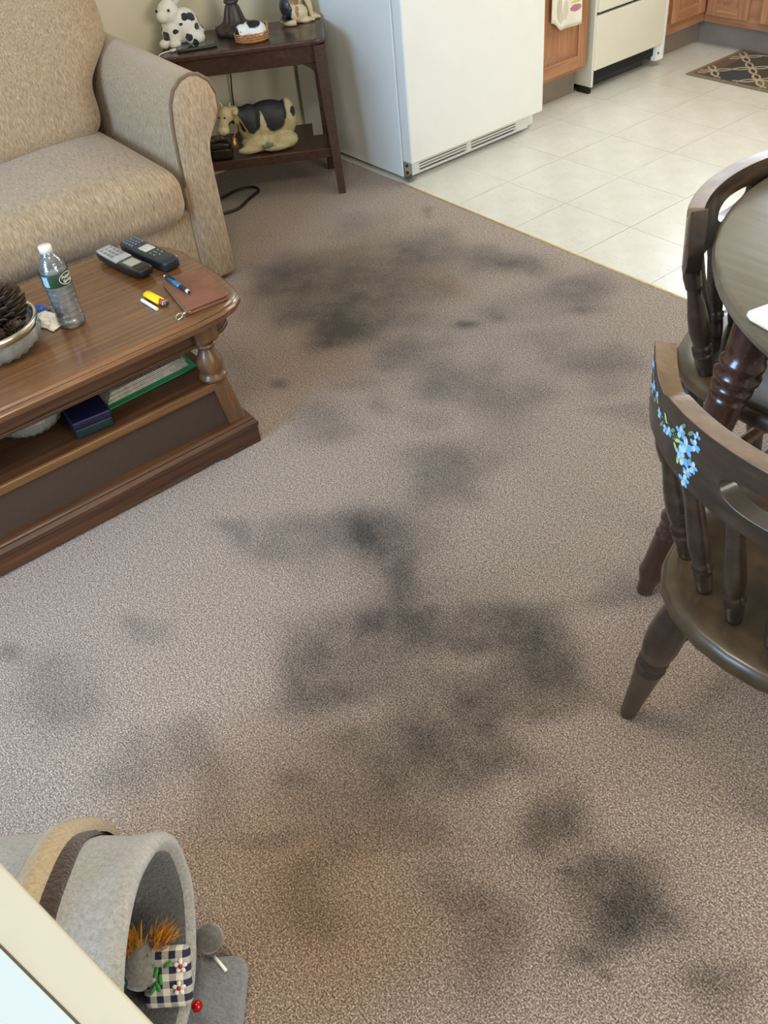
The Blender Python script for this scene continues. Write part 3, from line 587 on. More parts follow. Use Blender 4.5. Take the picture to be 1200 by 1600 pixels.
# ---------------------------------------------------------------- refrigerator
def fridge():
    t = thing('refrigerator', 'tall white refrigerator with a slotted floor grille at the carpet corner', 'refrigerator', (-.66, .42, 0))
    b = BM(); box(b, (-1.02, .052, .012), (-.338, .790, 1.68)); obj('body', b, M_['white'], t, bevel=.006, world=True)
    b = BM(); box(b, (-.334, .052, .078), (-.276, .786, 1.16)); obj('door', b, M_['white'], t, bevel=.008, seg=3, world=True)
    b = BM(); box(b, (-.334, .052, 1.17), (-.276, .786, 1.68)); obj('freezer_door', b, M_['white'], t, bevel=.008, seg=3, world=True)
    for z0, z1 in ((.75, 1.1), (1.22, 1.45)):
        b = BM(); tube(b, smoothpath([(-.276, .73, z0), (-.235, .73, z0+.03), (-.235, .73, z1-.03), (-.276, .73, z1)]), .010, 8); obj('handle', b, M_['white'], t, smooth=True, world=True)
    # toe grille: a plate with two rounded groups of four slots
    g = BM(); x0, x1 = -.336, -.326; zb, zt = .012, .073; ya, yb = .092, .745
    slots = ((.128, .388), (.412, .672))
    box(g, (x0, ya, zb), (x1, yb, .020)); box(g, (x0, ya, .066), (x1, yb, zt)); box(g, (x0, ya, .02), (x1, slots[0][0], .066)); box(g, (x0, slots[0][1], .02), (x1, slots[1][0], .066)); box(g, (x0, slots[1][1], .02), (x1, yb, .066))
    gr = obj('grille', g, M_['white'], t, world=True)
    for y0, y1 in slots:
        for k in range(4):
            z = .0315+k*.0115
            b = BM(); box(b, (x0, y0-.001, z-.0035), (x1-.001, y1+.001, z+.0025)); obj('slat', b, M_['white'], gr, world=True)
        for yy, s in ((y0, 1), (y1, -1)):
            for zz, u in ((.02, 1), (.066, -1)):
                if (s > 0) == (u > 0) or True:
                    b = BM(); r = .012; q = [(yy-.001*s, zz-.001*u)]+[(yy+s*(r-r*math.sin(a)), zz+u*(r-r*math.cos(a))) for a in np.linspace(0, PI/2, 6)]
                    stack(b, [[(x, y, z) for y, z in q] for x in (x0+.001, x1)]); bmesh.ops.recalc_face_normals(b, faces=b.faces); obj('corner_fillet', b, M_['white'], gr, world=True)
    b = BM(); box(b, (-.50, .10, .014), (-.337, .74, .072)); obj('grille_shade_block', b, M_['dark'], t, world=True)  # solid dark block painted as the shade behind the grille slots
    b = BM(); box(b, (-.338, .056, .014), (-.330, .088, .074)); box(b, (-.333, .052, .006), (-.300, .088, .012)); obj('hinge_bracket', b, M_['steel'], t, bevel=.001, world=True)
    for z in (.030, .058):
        b = BM(); lathe(b, [(.006, 0), (.006, .004), (.003, .0055)], (-.330, .068, z), (-.329, .068, z), 10) if False else lathe(b, [(.0065, 0), (.0065, .7), (.003, 1)], (-.331, .068, z), (-.325, .068, z), 10); obj('hinge_screw', b, M_['black'], t, smooth=True, world=True)
    for x in (-.95, -.40):
        for y in (.10, .74):
            b = BM(); lathe(b, [(.02, 0), (.02, .02)], (x, y, 0), seg=12); obj('foot', b, M_['black'], t, world=True)
fridge()

# ---------------------------------------------------------------- base cabinets, stove, worktops
def panel_door(t, axis, face, a0, a1, z0, z1, sgn, hint='door'):
    """raised-panel door lying on plane `face`, protruding towards sgn"""
    def pt(a, d, z): return (face+sgn*d, a, z) if axis == 'x' else (a, face+sgn*d, z)
    def slab(bm, b0, b1, w0, w1, d0, d1):
        p, q = pt(b0, d0, w0), pt(b1, d1, w1); box(bm, [min(u, v) for u, v in zip(p, q)], [max(u, v) for u, v in zip(p, q)])
    w = .052
    b = BM(); slab(b, a0, a1, z0, z1, .0, .011); d = obj(hint, b, M_['oak'], t, bevel=.002, world=True)
    b = BM(); slab(b, a0, a0+w, z0, z1, .011, .020); obj('stile', b, M_['oak'], d, bevel=.003, world=True)
    b = BM(); slab(b, a1-w, a1, z0, z1, .011, .020); obj('stile', b, M_['oak'], d, bevel=.003, world=True)
    for zz in (z0, z1-w):
        b = BM(); slab(b, a0+w, a1-w, zz, zz+w, .011, .0198)
        obj('rail', b, M_['oakx' if axis == 'x' else 'oaky'], d, bevel=.003, world=True)
    b = BM(); g = .012; h = .03
    R1 = [(a0+w+g, z0+w+g), (a1-w-g, z0+w+g), (a1-w-g, z1-w-g), (a0+w+g, z1-w-g)]; R2 = [(a0+w+g+h, z0+w+g+h), (a1-w-g-h, z0+w+g+h), (a1-w-g-h, z1-w-g-h), (a0+w+g+h, z1-w-g-h)]
    stack(b, [[pt(a, .011, z) for a, z in R1], [pt(a, .0135, z) for a, z in R1], [pt(a, .019, z) for a, z in R2]]); bmesh.ops.recalc_face_normals(b, faces=b.faces)
    obj('raised_panel', b, M_['oak'], d, world=True)
    return d
M_['oakx'] = wood('honey oak rails', (150, 100, 68), (198, 150, 110), (70, 4, 70), 0.38, 0.15)
M_['oaky'] = wood('honey oak cross rails', (150, 100, 68), (198, 150, 110), (4, 70, 70), 0.38, 0.15)
FX = -.435
def cab_left():
    t = thing('base_cabinet', 'honey oak base cabinet with a hanging towel between refrigerator and stove', 'cabinet', (-.74, 1.0, 0))
    b = BM(); box(b, (-1.045, .80, .115), (FX, 1.215, .86)); obj('carcass', b, M_['oakx'], t, bevel=.002, world=True)
    b = BM(); box(b, (-1.0, .80, 0), (-.490, 1.215, .115)); obj('toe_kick', b, M_['toe'], t, world=True)
    panel_door(t, 'x', FX, .835, 1.20, .135, .70, 1)
    b = BM(); box(b, (FX, .835, .72), (FX+.02, 1.20, .84)); obj('drawer', b, M_['oakx'], t, bevel=.004, world=True)
    t2 = thing('base_cabinet', 'honey oak corner base cabinet right of the stove', 'cabinet', (-.74, 1.95, 0))
    b = BM(); box(b, (-1.045, 1.775, .115), (FX, 2.798, .86)); obj('carcass', b, M_['oakx'], t2, bevel=.002, world=True)
    b = BM(); box(b, (-1.0, 1.775, 0), (-.500, 2.79, .115)); obj('toe_kick', b, M_['toe'], t2, world=True)
    panel_door(t2, 'x', FX, 1.80, 2.055, .165, .70, 1)
    for x0, x1, lab in ((-.435, .31, 'long honey oak base cabinet along the back wall behind the patterned mat'), (.312, 1.05, 'honey oak base cabinet at the right end of the back wall run')):
        t3 = thing('base_cabinet', lab, 'cabinet', ((x0+x1)/2, 2.45, 0))
        b = BM(); box(b, (x0+.001, 2.08, .115), (x1, 2.798, .86)); obj('carcass', b, M_['oaky'], t3, bevel=.002, world=True)
        b = BM(); box(b, (-.4995 if x0 < 0 else x0, 2.140, 0), (x1, 2.79, .115)); obj('toe_kick', b, M_['toe'], t3, world=True)
        w = (x1-x0-.11)/2 if x0 < 0 else (x1-x0-.03)/2
        s = x0+(.02 if x0 < 0 else .01)
        if x0 < 0:
            panel_door(t3, 'y', 2.08, -.412, -.185, .150, .70, -1); panel_door(t3, 'y', 2.08, -.118, .29, .150, .70, -1)
        else:
            panel_door(t3, 'y', 2.08, s, s+w, .150, .70, -1); panel_door(t3, 'y', 2.08, s+w+.01, s+2*w+.01, .150, .70, -1)
cab_left()
def worktop():
    m = plain('beige laminate', (206, 196, 172), .35, nz=.06, nscale=60)
    b = BM(); box(b, (-1.045, .80, .86), (-.41, 1.235, .90)); tagp(obj('worktop', b, m, bevel=.004), 'short beige laminate worktop beside the refrigerator', 'worktop')
    b = BM(); prism(b, [(-1.045, 1.765), (-.41, 1.765), (-.41, 2.055), (1.06, 2.055), (1.06, 2.797), (-1.045, 2.797)], .86, .90); tagp(obj('worktop', b, m, bevel=.004), 'beige laminate corner worktop beyond the stove', 'worktop')
worktop()
def stove():
    t = thing('stove', 'white kitchen stove with a bottom drawer and open dark toe space', 'stove', (-.7, 1.5, 0))
    y0, y1 = 1.235, 1.750; xf = -.405
    b = BM()
    prism(b, [(-1.03, 0), (xf-.055, 0)], 0, 1) if False else None
    for ya, yb in ((y0, y0+.014), (y1-.022, y1)):
        b = BM(); box(b, (-1.03, ya, .030), (xf+(-.0 if ya < 1.5 else .0), yb, .905)); o = obj('side_panel', b, M_['white2'] if ya < 1.5 else M_['white'], t, bevel=.002, world=True)
    b = BM(); box(b, (xf-.03, y1-.055, .030), (xf-.004, y1-.022, .10)); obj('front_post', b, M_['white'], t, world=True)
    b = BM(); lathe(b, [(.005, 0), (.005, 1)], (xf-.006, y1-.038, .062), (xf-.001, y1-.038, .062), 10); obj('screw', b, M_['black'], t, world=True)
    b = BM(); box(b, (xf-.02, y0+.014, .098), (xf+.004, y1-.026, .327)); obj('drawer', b, M_['white2'], t, bevel=.005, world=True)
    b = BM(); box(b, (xf-.02, y0+.014, .339), (xf+.010, y1-.026, .74)); obj('oven_door', b, M_['white2'], t, bevel=.005, world=True)
    b = BM(); tube(b, smoothpath([(xf+.01, y0+.06, .70), (xf+.05, y0+.07, .70), (xf+.05, y1-.08, .70), (xf+.01, y1-.07, .70)]), .010, 8); obj('handle', b, M_['white2'], t, smooth=True, world=True)
    b = BM(); box(b, (xf-.02, y0+.014, .75), (xf+.004, y1-.026, .905)); obj('control_panel', b, M_['white2'], t, bevel=.003, world=True)
    b = BM(); box(b, (-1.02, y0+.015, .05), (xf-.021, y1-.023, .90)); obj('oven_box', b, M_['dark'], t, world=True)
    b = BM(); box(b, (xf-.10, y0+.015, .0), (xf-.075, y1-.06, .12)); obj('toe_panel', b, plain('dark grey slate toe panel', (62, 66, 64), .5), t, world=True)
    b = BM(); box(b, (-1.03, y0, .905), (xf, y1, .92)); obj('cooktop', b, M_['white'], t, bevel=.003, world=True)
    for x in (-.98, xf-.14):
        for y in (y0+.03, y1-.06):
            b = BM(); lathe(b, [(.018, 0), (.018, .05)], (x, y, 0), seg=10); obj('foot', b, M_['black'], t, world=True)
    b = BM(); box(b, (xf-.085, y0-.001, .0), (xf-.012, y0+.016, .030)); obj('foot_skid', b, M_['black'], t, world=True)
stove()
def towel():
    t = thing('dish_towel', 'off white dish towel with grey and pink print hanging in front of the oak cabinet', 'towel', (-.405, 1.04, .6))
    b = BM(); nu, nv = 24, 20; x0 = -.400
    def P(u, v, d):
        y = .950+.187*u; zb = .325+.025*max(0, math.cos(min(1, u/.35)*PI/2))**2*1.6-.012*u*0+.0*u
        z = zb+(.72-zb)*v
        return (x0+.010*math.sin(u*9+v*1.5)*(1-.4*v)*.6+d+.004*(1-v), y, z)
    for d in (0,):
        vs = [[b.verts.new(P(i/nu, j/nv, 0)) for j in range(nv+1)] for i in range(nu+1)]
        for i in range(nu):
            for j in range(nv): b.faces.new((vs[i][j], vs[i+1][j], vs[i+1][j+1], vs[i][j+1]))
    m = patches('off white cotton with faded print', (228, 224, 208), [((.01, -.045, -.19), (.05, .022, .05), (188, 180, 164)), ((.01, -.030, -.225), (.05, .018, .025), (196, 188, 170)), ((.01, .0, -.205), (.05, .018, .04), (206, 198, 182)),
        ((.01, .058, -.205), (.05, .036, .014), (178, 112, 136)), ((.01, .060, -.180), (.05, .033, .007), (206, 198, 112)), ((.01, .04, -.16), (.05, .04, .006), (158, 170, 130))], .9, nscale=70, jitter=.003, bmp=.4, sheen=.3)
    o = obj('cloth', b, m, t, smooth=True, world=True); s = o.modifiers.new('s', 'SOLIDIFY'); s.thickness = .003
    b = BM(); ys = [.990+.0095*i for i in range(11)]
    b = BM()
    for i in range(9):
        y = .975+.118*i/9+.045; 
        box(b, (-.3965, 1.040+.0098*i, .394), (-.3945, 1.040+.0098*i+.0052, .412 if i % 2 else .408))
    bar = BM(); tube(bar, [(-.398, .92, .72), (-.398, 1.16, .72)], .006, 8); obj('towel_bar', bar, M_['steel'], t, smooth=True, world=True)
    b.free()
towel()

# ---------------------------------------------------------------- kitchen mat with trellis pattern
def kmat():
    t = thing('kitchen_mat', 'dark grey and brown kitchen mat with a beige trellis pattern on the tiles', 'mat', (.17, 1.915, 0))
    x0, x1, y0, y1 = -.226, .55, 1.695, 2.132
    b = BM(); box(b, (x0, y0, 0.0005), (x1, y1, .006)); obj('mat_border', b, plain('taupe mat binding', (124, 108, 88), .9, nz=.15, nscale=200, bmp=.4), t, bevel=.002, world=True)
    b = BM(); box(b, (x0+.022, y0+.022, .004), (x1-.022, y1-.022, .0068)); obj('mat_field', b, patches('grey brown mat field', (72, 66, 56), [((-.196+.0, -.12, 0), (.11, .11, .1), (56, 60, 60)), ((.044, -.12, 0), (.11, .11, .1), (104, 96, 74)), ((-.076, 0, 0), (.11, .11, .1), (70, 60, 50)), ((-.36, -.02, 0), (.055, .3, .1), (104, 80, 62))], .95, nscale=30, jitter=.002, bmp=.5), t, world=True)
    b = BM(); th = .0045
    def ogee(cx, cy, ax, ay):
        out = []
        for k in range(49):
            a = 2*PI*k/48; s = .72+.28*abs(math.cos(2*a))
            out.append((cx+ax*s*math.cos(a), cy+ay*s*math.sin(a), .0072))
        return out
    for i in range(-2, 4):
        for j in range(-1, 5):
            cx = x0+.20+.24*i+(.12 if j % 2 else 0); cy = y0+.10+.12*j
            pts = [p for p in ogee(cx, cy, .118, .118)]
            seg = []
            for p in pts+[None]:
                ok = p is not None and x0+.024 < p[0] < x1-.024 and y0+.024 < p[1] < y1-.024
                if ok: seg.append(p)
                else:
                    if len(seg) > 2: tube(b, seg, .0062, 4)
                    seg = []
    for f in b.verts: f.co.z = .0068+max(-.001, (f.co.z-.0072)*.3)
    obj('trellis_pattern', b, plain('beige trellis yarn', (176, 160, 132), .9), t, world=True)
kmat()

# ---------------------------------------------------------------- coffee table
CZ = .40
def ctop_poly(k=0.0, n=10):
    """plan of the top, clipped-oval ends; k insets it"""
    x0, x1 = .138+k, .680-k; ye = -1.218-k; ym = -1.84
    P = []
    half = [(.680, -1.84), (.680, -1.60), (.679, -1.40), (.672, -1.320), (.655, -1.272), (.628, -1.243), (.58, -1.227), (.50, -1.220), (.409, -1.218), (.318, -1.220), (.26, -1.232), (.205, -1.262), (.168, -1.320), (.145, -1.40), (.138, -1.60)]
    cx = .409
    for x, y in half:
        d = Vector((x-cx, 0)); P.append((cx+(x-cx)*(1-k/.27), ym+(y-ym)*(1-k/.62)))
    Q = [(x, 2*ym-y) for x, y in P[::-1]]
    return P+Q[:-1]
def coffee_table():
    t = thing('coffee_table', 'brown wooden coffee table with rounded ends turned posts and a boxed lower shelf', 'coffee table', (.41, -1.84, 0))
    ym = -1.84
    b = BM(); lv = [(.010, CZ-.036), (.003, CZ-.033), (.0, CZ-.026), (.0, CZ-.018), (.005, CZ-.014), (.0065, CZ-.011), (.006, CZ-.008), (.010, CZ-.003), (.016, CZ), (.020, CZ)]
    rings = [[(x, y, z) for x, y in ctop_poly(k)] for k, z in lv]
    stack(b, rings); bmesh.ops.recalc_face_normals(b, faces=b.faces)
    o = obj('tabletop', b, M_['ctop'], t, smooth=True, world=True); o.modifiers.new('es', 'EDGE_SPLIT').split_angle = .6
    b = BM(); prism(b, ctop_poly(.040), CZ-.088, CZ-.035); prism(b, ctop_poly(.036), CZ-.090, CZ-.080)
    obj('apron', b, M_['cwood'], t, bevel=.002, world=True)
    # lower box: flared, with a wooden lip, dark side panels, corner posts, plinth with moulding
    ZS = .205
    hx, hy = .245, .495; cx = .409   # shelf half sizes
    b = BM(); box(b, (cx-hx, ym-hy, ZS-.014), (cx+hx, ym+hy, ZS)); obj('shelf', b, M_['cwood'], t, bevel=.002, world=True)
    lipm = wood('lighter shelf lip', (96, 64, 34), (156, 112, 66), (90, 3, 90), .35, .2)
    for s in (-1, 1):
        b = BM(); box(b, (cx+s*hx-.006, ym-hy+.03, ZS-.020), (cx+s*hx+.006, ym+hy-.03, ZS+.003)); obj('shelf_lip', b, lipm, t, bevel=.003, world=True)
    bx, by = .272, .520
    for s in (-1, 1):
        b = BM(); ys = [ym-hy+.03, ym+hy-.03]; yb = [ym-by+.035, ym+by-.035]
        stack(b, [[(cx+s*(hx-.004), ys[0], ZS-.018), (cx+s*(hx-.004), ys[1], ZS-.018), (cx+s*(hx-.02), ys[1], ZS-.018), (cx+s*(hx-.02), ys[0], ZS-.018)], [(cx+s*(bx-.012), yb[0], .07), (cx+s*(bx-.012), yb[1], .07), (cx+s*(bx-.03), yb[1], .07), (cx+s*(bx-.03), yb[0], .07)]]); bmesh.ops.recalc_face_normals(b, faces=b.faces)
        obj('side_panel', b, M_['cpanel'], t, world=True)
        b = BM(); stack(b, [[(cx-hx+.03, ym+s*(hx*0+hy-.004), ZS-.018), (cx+hx-.03, ym+s*(hy-.004), ZS-.018), (cx+hx-.03, ym+s*(hy-.02), ZS-.018), (cx-hx+.03, ym+s*(hy-.02), ZS-.018)], [(cx-bx+.035, ym+s*(by-.012), .07), (cx+bx-.035, ym+s*(by-.012), .07), (cx+bx-.035, ym+s*(by-.03), .07), (cx-bx+.035, ym+s*(by-.03), .07)]]); bmesh.ops.recalc_face_normals(b, faces=b.faces)
        obj('end_panel', b, M_['cpanel'], t, world=True)
    for sx in (-1, 1):
        for sy in (-1, 1):
            b = BM(); a = .048
            def sq(hx_, hy_, z, w, c=.010):
                X, Y = cx+sx*hx_, ym+sy*hy_
                q = [(X, Y-sy*w), (X, Y-sy*c), (X-sx*c, Y), (X-sx*w, Y), (X-sx*w, Y-sy*w)]
                return [(x, y, z) for x, y in q]
            stack(b, [sq(bx, by, .07, a+.004), sq(hx+.008, hy+.008, ZS-.016, a), sq(hx+.002, hy+.002, ZS+.004, a-.004)]); bmesh.ops.recalc_face_normals(b, faces=b.faces)
            obj('corner_post', b, M_['cleg'], t, bevel=.0015, world=True)
            X, Y = cx+sx*(hx-.022), ym+sy*(hy-.022)
            b = BM(); prof = [(.022, ZS), (.034, ZS+.003), (.037, ZS+.010), (.034, ZS+.017), (.026, ZS+.022), (.031, ZS+.032), (.034, ZS+.045), (.032, ZS+.060), (.024, ZS+.078), (.018, ZS+.090), (.0165, ZS+.096), (.027, ZS+.100), (.028, ZS+.106), (.020, ZS+.110)]
            lathe(b, [(r, z) for r, z in prof], (X, Y, 0), seg=24)
            lg = obj('leg', b, M_['cleg'], t, smooth=True, world=True)
            b = BM(); u = .031; c = .006
            def blk(w, z): return [(X+i, Y+j, z) for i, j in ((-w, -w+c), (-w+c, -w), (w-c, -w), (w, -w+c), (w, w-c), (w-c, w), (-w+c, w), (-w, w-c))]
            stack(b, [blk(.020, ZS+.108), blk(u, ZS+.120), blk(u, CZ-.036)]); obj('leg_block', b, M_['cleg'], lg, world=True)
    # plinth with scalloped foot line
    def rect(k, z): return [(cx-bx-k, ym-by-k, z), (cx+bx+k, ym-by-k, z), (cx+bx+k, ym+by+k, z), (cx-bx-k, ym+by+k, z)]
    b = BM(); stack(b, [rect(.016, .052), rect(.018, .066), rect(.010, .074), rect(.011, .080), rect(.003, .086), rect(-.03, .087)]); obj('plinth_moulding', b, M_['cwood'], t, bevel=.0015, world=True)
    for ax in 'xy':
        for s in (-1, 1):
            L = by if ax == 'x' else bx
            q = [(-L-.014, 0), (-L+.10, 0), (-L+.115, .010), (-L+.14, .013), (-L+.17, .008), (L-.17, .008), (L-.14, .013), (L-.115, .010), (L-.10, 0), (L+.014, 0), (L+.014, .053), (-L-.014, .053)]
            b = BM()
            D = (bx if ax == 'x' else by)
            def pt(a, z, d): return (cx+s*(D+d), ym+a, z) if ax == 'x' else (cx+a, ym+s*(D+d), z)
            stack(b, [[pt(a, z, d) for a, z in q] for d in (-.004, .0135)]); bmesh.ops.recalc_face_normals(b, faces=b.faces); obj('plinth_board', b, M_['cwood'], t, world=True)
coffee_table()
TZ = CZ

def bottle():
    t = thing('water_bottle', 'clear plastic water bottle with white cap and green label on the coffee table', 'bottle', (.452, -1.612, TZ), -.5)
    ribs = [(.118, .0312), (.108, .0312)]
    prof = [(.012, .004), (.020, .001), (.0275, .0), (.031, .004), (.0325, .012), (.0325, .022)]
    z = .022
    for k in range(6): prof += [(.0305, z+.004), (.0325, z+.009), (.0325, z+.012)]; z += .0145
    prof += [(.0325, .112), (.0325, .142), (.0315, .147), (.0305, .152), (.0270, .163), (.0205, .175), (.0145, .183), (.0125, .187), (.0125, .193)]
    b = BM(); lathe(b, prof, seg=32); obj('bottle_body', b, M_['pet'], t, smooth=True)
    b = BM(); lathe(b, [(max(r-.0012, .001), z+.0012) for r, z in prof if z < .140]+[(.0300, .141)], seg=32); obj('water', b, M_['water'], t, smooth=True)
    b = BM(); lathe(b, [(.0336, .1115), (.0338, .112), (.0338, .143), (.0336, .1435)], seg=48, cap=False); bmesh.ops.recalc_face_normals(b, faces=b.faces)
    lab = obj('label', b, plain('dark green label', (36, 66, 38), .35, nz=.04), t, smooth=True, label='dark green label with white oval lettering')
    def wrap(bm, a0, r):   # flat (x = arc length, y = height) bent around the bottle
        for v in bm.verts: a = a0+v.co.x/.034; v.co = Vector((r*math.cos(a), r*math.sin(a), .1275+v.co.y))
    wht = plain('label white', (236, 238, 232), .4, nz=0)
    b = BM(); ov = [(.0205*math.cos(a), .0142*math.sin(a), 0) for a in np.linspace(0, 2*PI, 33)[:-1]]; iv = [(.0192*math.cos(a), .0130*math.sin(a), 0) for a in np.linspace(0, 2*PI, 33)[:-1]]
    a_ = [b.verts.new(p) for p in ov]; c_ = [b.verts.new(p) for p in iv]
    for i in range(32): b.faces.new((a_[i], a_[(i+1) % 32], c_[(i+1) % 32], c_[i]))
    wrap(b, .98, .0341); bmesh.ops.recalc_face_normals(b, faces=b.faces); obj('label_oval', b, wht, lab)
    for s, dy, size in (('Poland', .0012, .0105), ('Spring', -.0082, .0105)):
        cu = bpy.data.curves.new('txt', 'FONT'); cu.body = s; cu.size = size; cu.align_x = 'CENTER'; cu.shear = .25; cu.offset = .00018
        to = bpy.data.objects.new('txt', cu); COL.objects.link(to); dg = bpy.context.evaluated_depsgraph_get(); dg.update()
        me = bpy.data.meshes.new_from_object(to.evaluated_get(dg)); b = BM(); b.from_mesh(me); bpy.data.objects.remove(to)
        for v in b.verts: v.co.y += dy; v.co.z = 0
        wrap(b, .98, .0342); obj('lettering', b, wht, lab)
    b = BM(); q = [b.verts.new((x, y, 0)) for x, y in ((-.008, -.013), (.008, -.013), (.008, .013), (-.008, .013))]; b.faces.new(q); bmesh.ops.subdivide_edges(b, edges=b.edges[:], cuts=4, use_grid_fill=True); wrap(b, -.62, .0341)
    obj('facts_panel', b, plain('pale blue facts panel', (150, 190, 200), .4, nz=.25, nscale=400), lab)
    b = BM(); seg = 48; rr = [.0148+(.0004 if i % 2 else 0) for i in range(seg)]
    stack(b, [[(r*math.cos(2*PI*i/seg), r*math.sin(2*PI*i/seg), z) for i, r in enumerate(rr)] for z in (.188, .201)]+[[(.0135*math.cos(2*PI*i/seg), .0135*math.sin(2*PI*i/seg), .2035) for i in range(seg)]])
    obj('cap', b, M_['white'], t, smooth=True)
bottle()

def facet_bowl(name, label, c, z, R, H, mat, rim=None):
    t = thing(name, label, 'bowl', (c[0], c[1], z)); seg = 48
    def ring(r, zz, f): return [((r*(1+f*math.cos(24*2*PI*i/seg)))*math.cos(2*PI*i/seg), (r*(1+f*math.cos(24*2*PI*i/seg)))*math.sin(2*PI*i/seg), zz) for i in range(seg)]
    b = BM(); P = [(.45, 0, 0), (.62, .02, .02), (.80, .15, .05), (.90, .32, .01), (.95, .40, .05), (1.0, .62, .035), (1.0, .80, .006), (.985, 1.0, 0), (.94, 1.0, 0), (.955, .8, 0), (.93, .5, 0), (.85, .25, 0), (.55, .08, 0)]
    stack(b, [ring(R*r, H*h, f) for r, h, f in P]); obj('glass_bowl', b, mat, t, smooth=True)
    if rim:
        b = BM(); lathe(b, [(R*.93, H*.98), (R*.935, H*1.05), (R*1.0, H*1.10), (R*1.035, H*1.05), (R*1.035, H*.86), (R*1.01, H*.84)], seg=48, cap=False); bmesh.ops.recalc_face_normals(b, faces=b.faces)
        o = obj('silver_rim', b, rim, t, smooth=True); s = o.modifiers.new('s', 'SOLIDIFY'); s.thickness = .0015
    return t
crystal = plain('cut crystal', (236, 240, 236), .05, metal=.0, nz=.02, nscale=75, bmp=1.0); crystal.node_tree.nodes['Principled BSDF'].inputs['Transmission Weight'].default_value = .80; crystal.node_tree.nodes['Principled BSDF'].inputs['IOR'].default_value = 1.35
facet_bowl('pinecone_bowl', 'cut glass bowl with a silver rim holding pine cones on the coffee table', (.432, -1.800), TZ, .116, .072, crystal, M_['silver'])
facet_bowl('crystal_bowl', 'clear crystal bowl on the shelf under the coffee table', (.47, -1.800), .206, .085, .05, crystal)

cone_m = [plain('pine cone scale brown', (84, 66, 56), .6, nz=.3, nscale=90, bmp=.4), plain('pine cone core', (38, 28, 24), .8)]
def pinecone(c, tip, h, R, label):
    t = thing('pine_cone', label, 'pine cone', c); F = frame(c, tip)
    b = BM(); lathe(b, [(R*.3, 0), (R*.42, h*.25), (R*.3, h*.7), (.002, h*.97)], (0, 0, 0), F @ Vector((0, 0, 1)), 12); obj('core', b, cone_m[1], t, smooth=True)
    b = BM(); n = 110
    for k in range(n):
        f = (k+.5)/n; a = k*2.39996; z = h*(.03+.93*f); env = R*(math.sin(PI*min(1, .22+.80*f))**.75)*1.02
        up = .15+1.0*f; L = max(.006, env); w = .0085*(1.15-.6*f)*(R/.045)
        d = Vector((math.cos(a), math.sin(a), 0)); s = Vector((-math.sin(a), math.cos(a), 0)); U = Vector((0, 0, 1))
        root = U*z+d*L*.25; mid = U*(z+L*.35*up)+d*L*.75; end = U*(z+L*.62*up+.002)+d*L
        pts = [root+s*w*.4, root-s*w*.4, mid-s*w, mid+s*w, end-s*w*.75, end+s*w*.75, end+U*.003+d*.002]
        lo = [b.verts.new(F @ p) for p in pts]; hi = [b.verts.new(F @ (p+U*.0022)) for p in pts]
        for q in ((0, 1, 2, 3), (3, 2, 4, 5)): b.faces.new([hi[i] for i in q]); b.faces.new([lo[i] for i in q[::-1]])
        b.faces.new((hi[5], hi[4], hi[6])); b.faces.new((lo[6], lo[4], lo[5]))
        for i, j in ((1, 2), (2, 4), (4, 6), (6, 5), (5, 3), (3, 0)): b.faces.new((lo[i], lo[j], hi[j], hi[i]))
    bmesh.ops.recalc_face_normals(b, faces=b.faces); obj('scales', b, cone_m[0], t, kind='stuff')
bz = TZ+.02
pinecone((.420, -1.762, TZ+.040), (.422, -1.748, TZ+.14), .105, .064, 'upright open brown pine cone at the bottle side of the silver rimmed bowl')
pinecone((.395, -1.868, TZ+.050), (.37, -1.875, TZ+.16), .100, .050, 'tall brown pine cone standing farther left in the silver rimmed bowl')
pinecone((.480, -1.835, TZ+.030), (.50, -1.80, TZ+.11), .07, .040, 'smaller pine cone lying low at the front of the silver rimmed bowl')
pinecone((.478, -1.752, TZ+.022), (.50, -1.74, TZ+.10), .048, .030, 'small flat pine cone against the glass under the tallest cones')

def wrapper():
    t = thing('tissue_packet', 'crumpled blue and white packet between the bowl and the water bottle', 'packet', (.385, -1.655, TZ), .25)
    def crump(nm, cx, cy, sx, sy, mat, seed, hgt=.02):
        b = BM(); rs = random.Random(seed); n = 9
        vs = [[None]*(n+1) for _ in range(n+1)]
        for i in range(n+1):
            for j in range(n+1):
                e = math.sin(PI*i/n)*math.sin(PI*j/n)
                vs[i][j] = b.verts.new((cx+sx*(i/n-.5)+rs.uniform(-.003, .003), cy+sy*(j/n-.5)+rs.uniform(-.003, .003), .003+hgt*e**.5*(.6+.4*rs.random())))
        for i in range(n):
            for j in range(n): b.faces.new((vs[i][j], vs[i+1][j], vs[i+1][j+1], vs[i][j+1]))
        o = obj(nm, b, mat, t); s = o.modifiers.new('s', 'SOLIDIFY'); s.thickness = .0012; return o
    crump('packet_body', .015, 0, .10, .055, plain('white tissue film', (236, 234, 224), .4, nz=.02), 3)
    crump('packet_end', -.050, .022, .055, .030, plain('blue printed film', (40, 84, 178), .35), 5, .014)
    crump('clear_sleeve', -.015, .036, .05, .03, glass_mat('clear film', rough=.1), 8, .02)
wrapper()

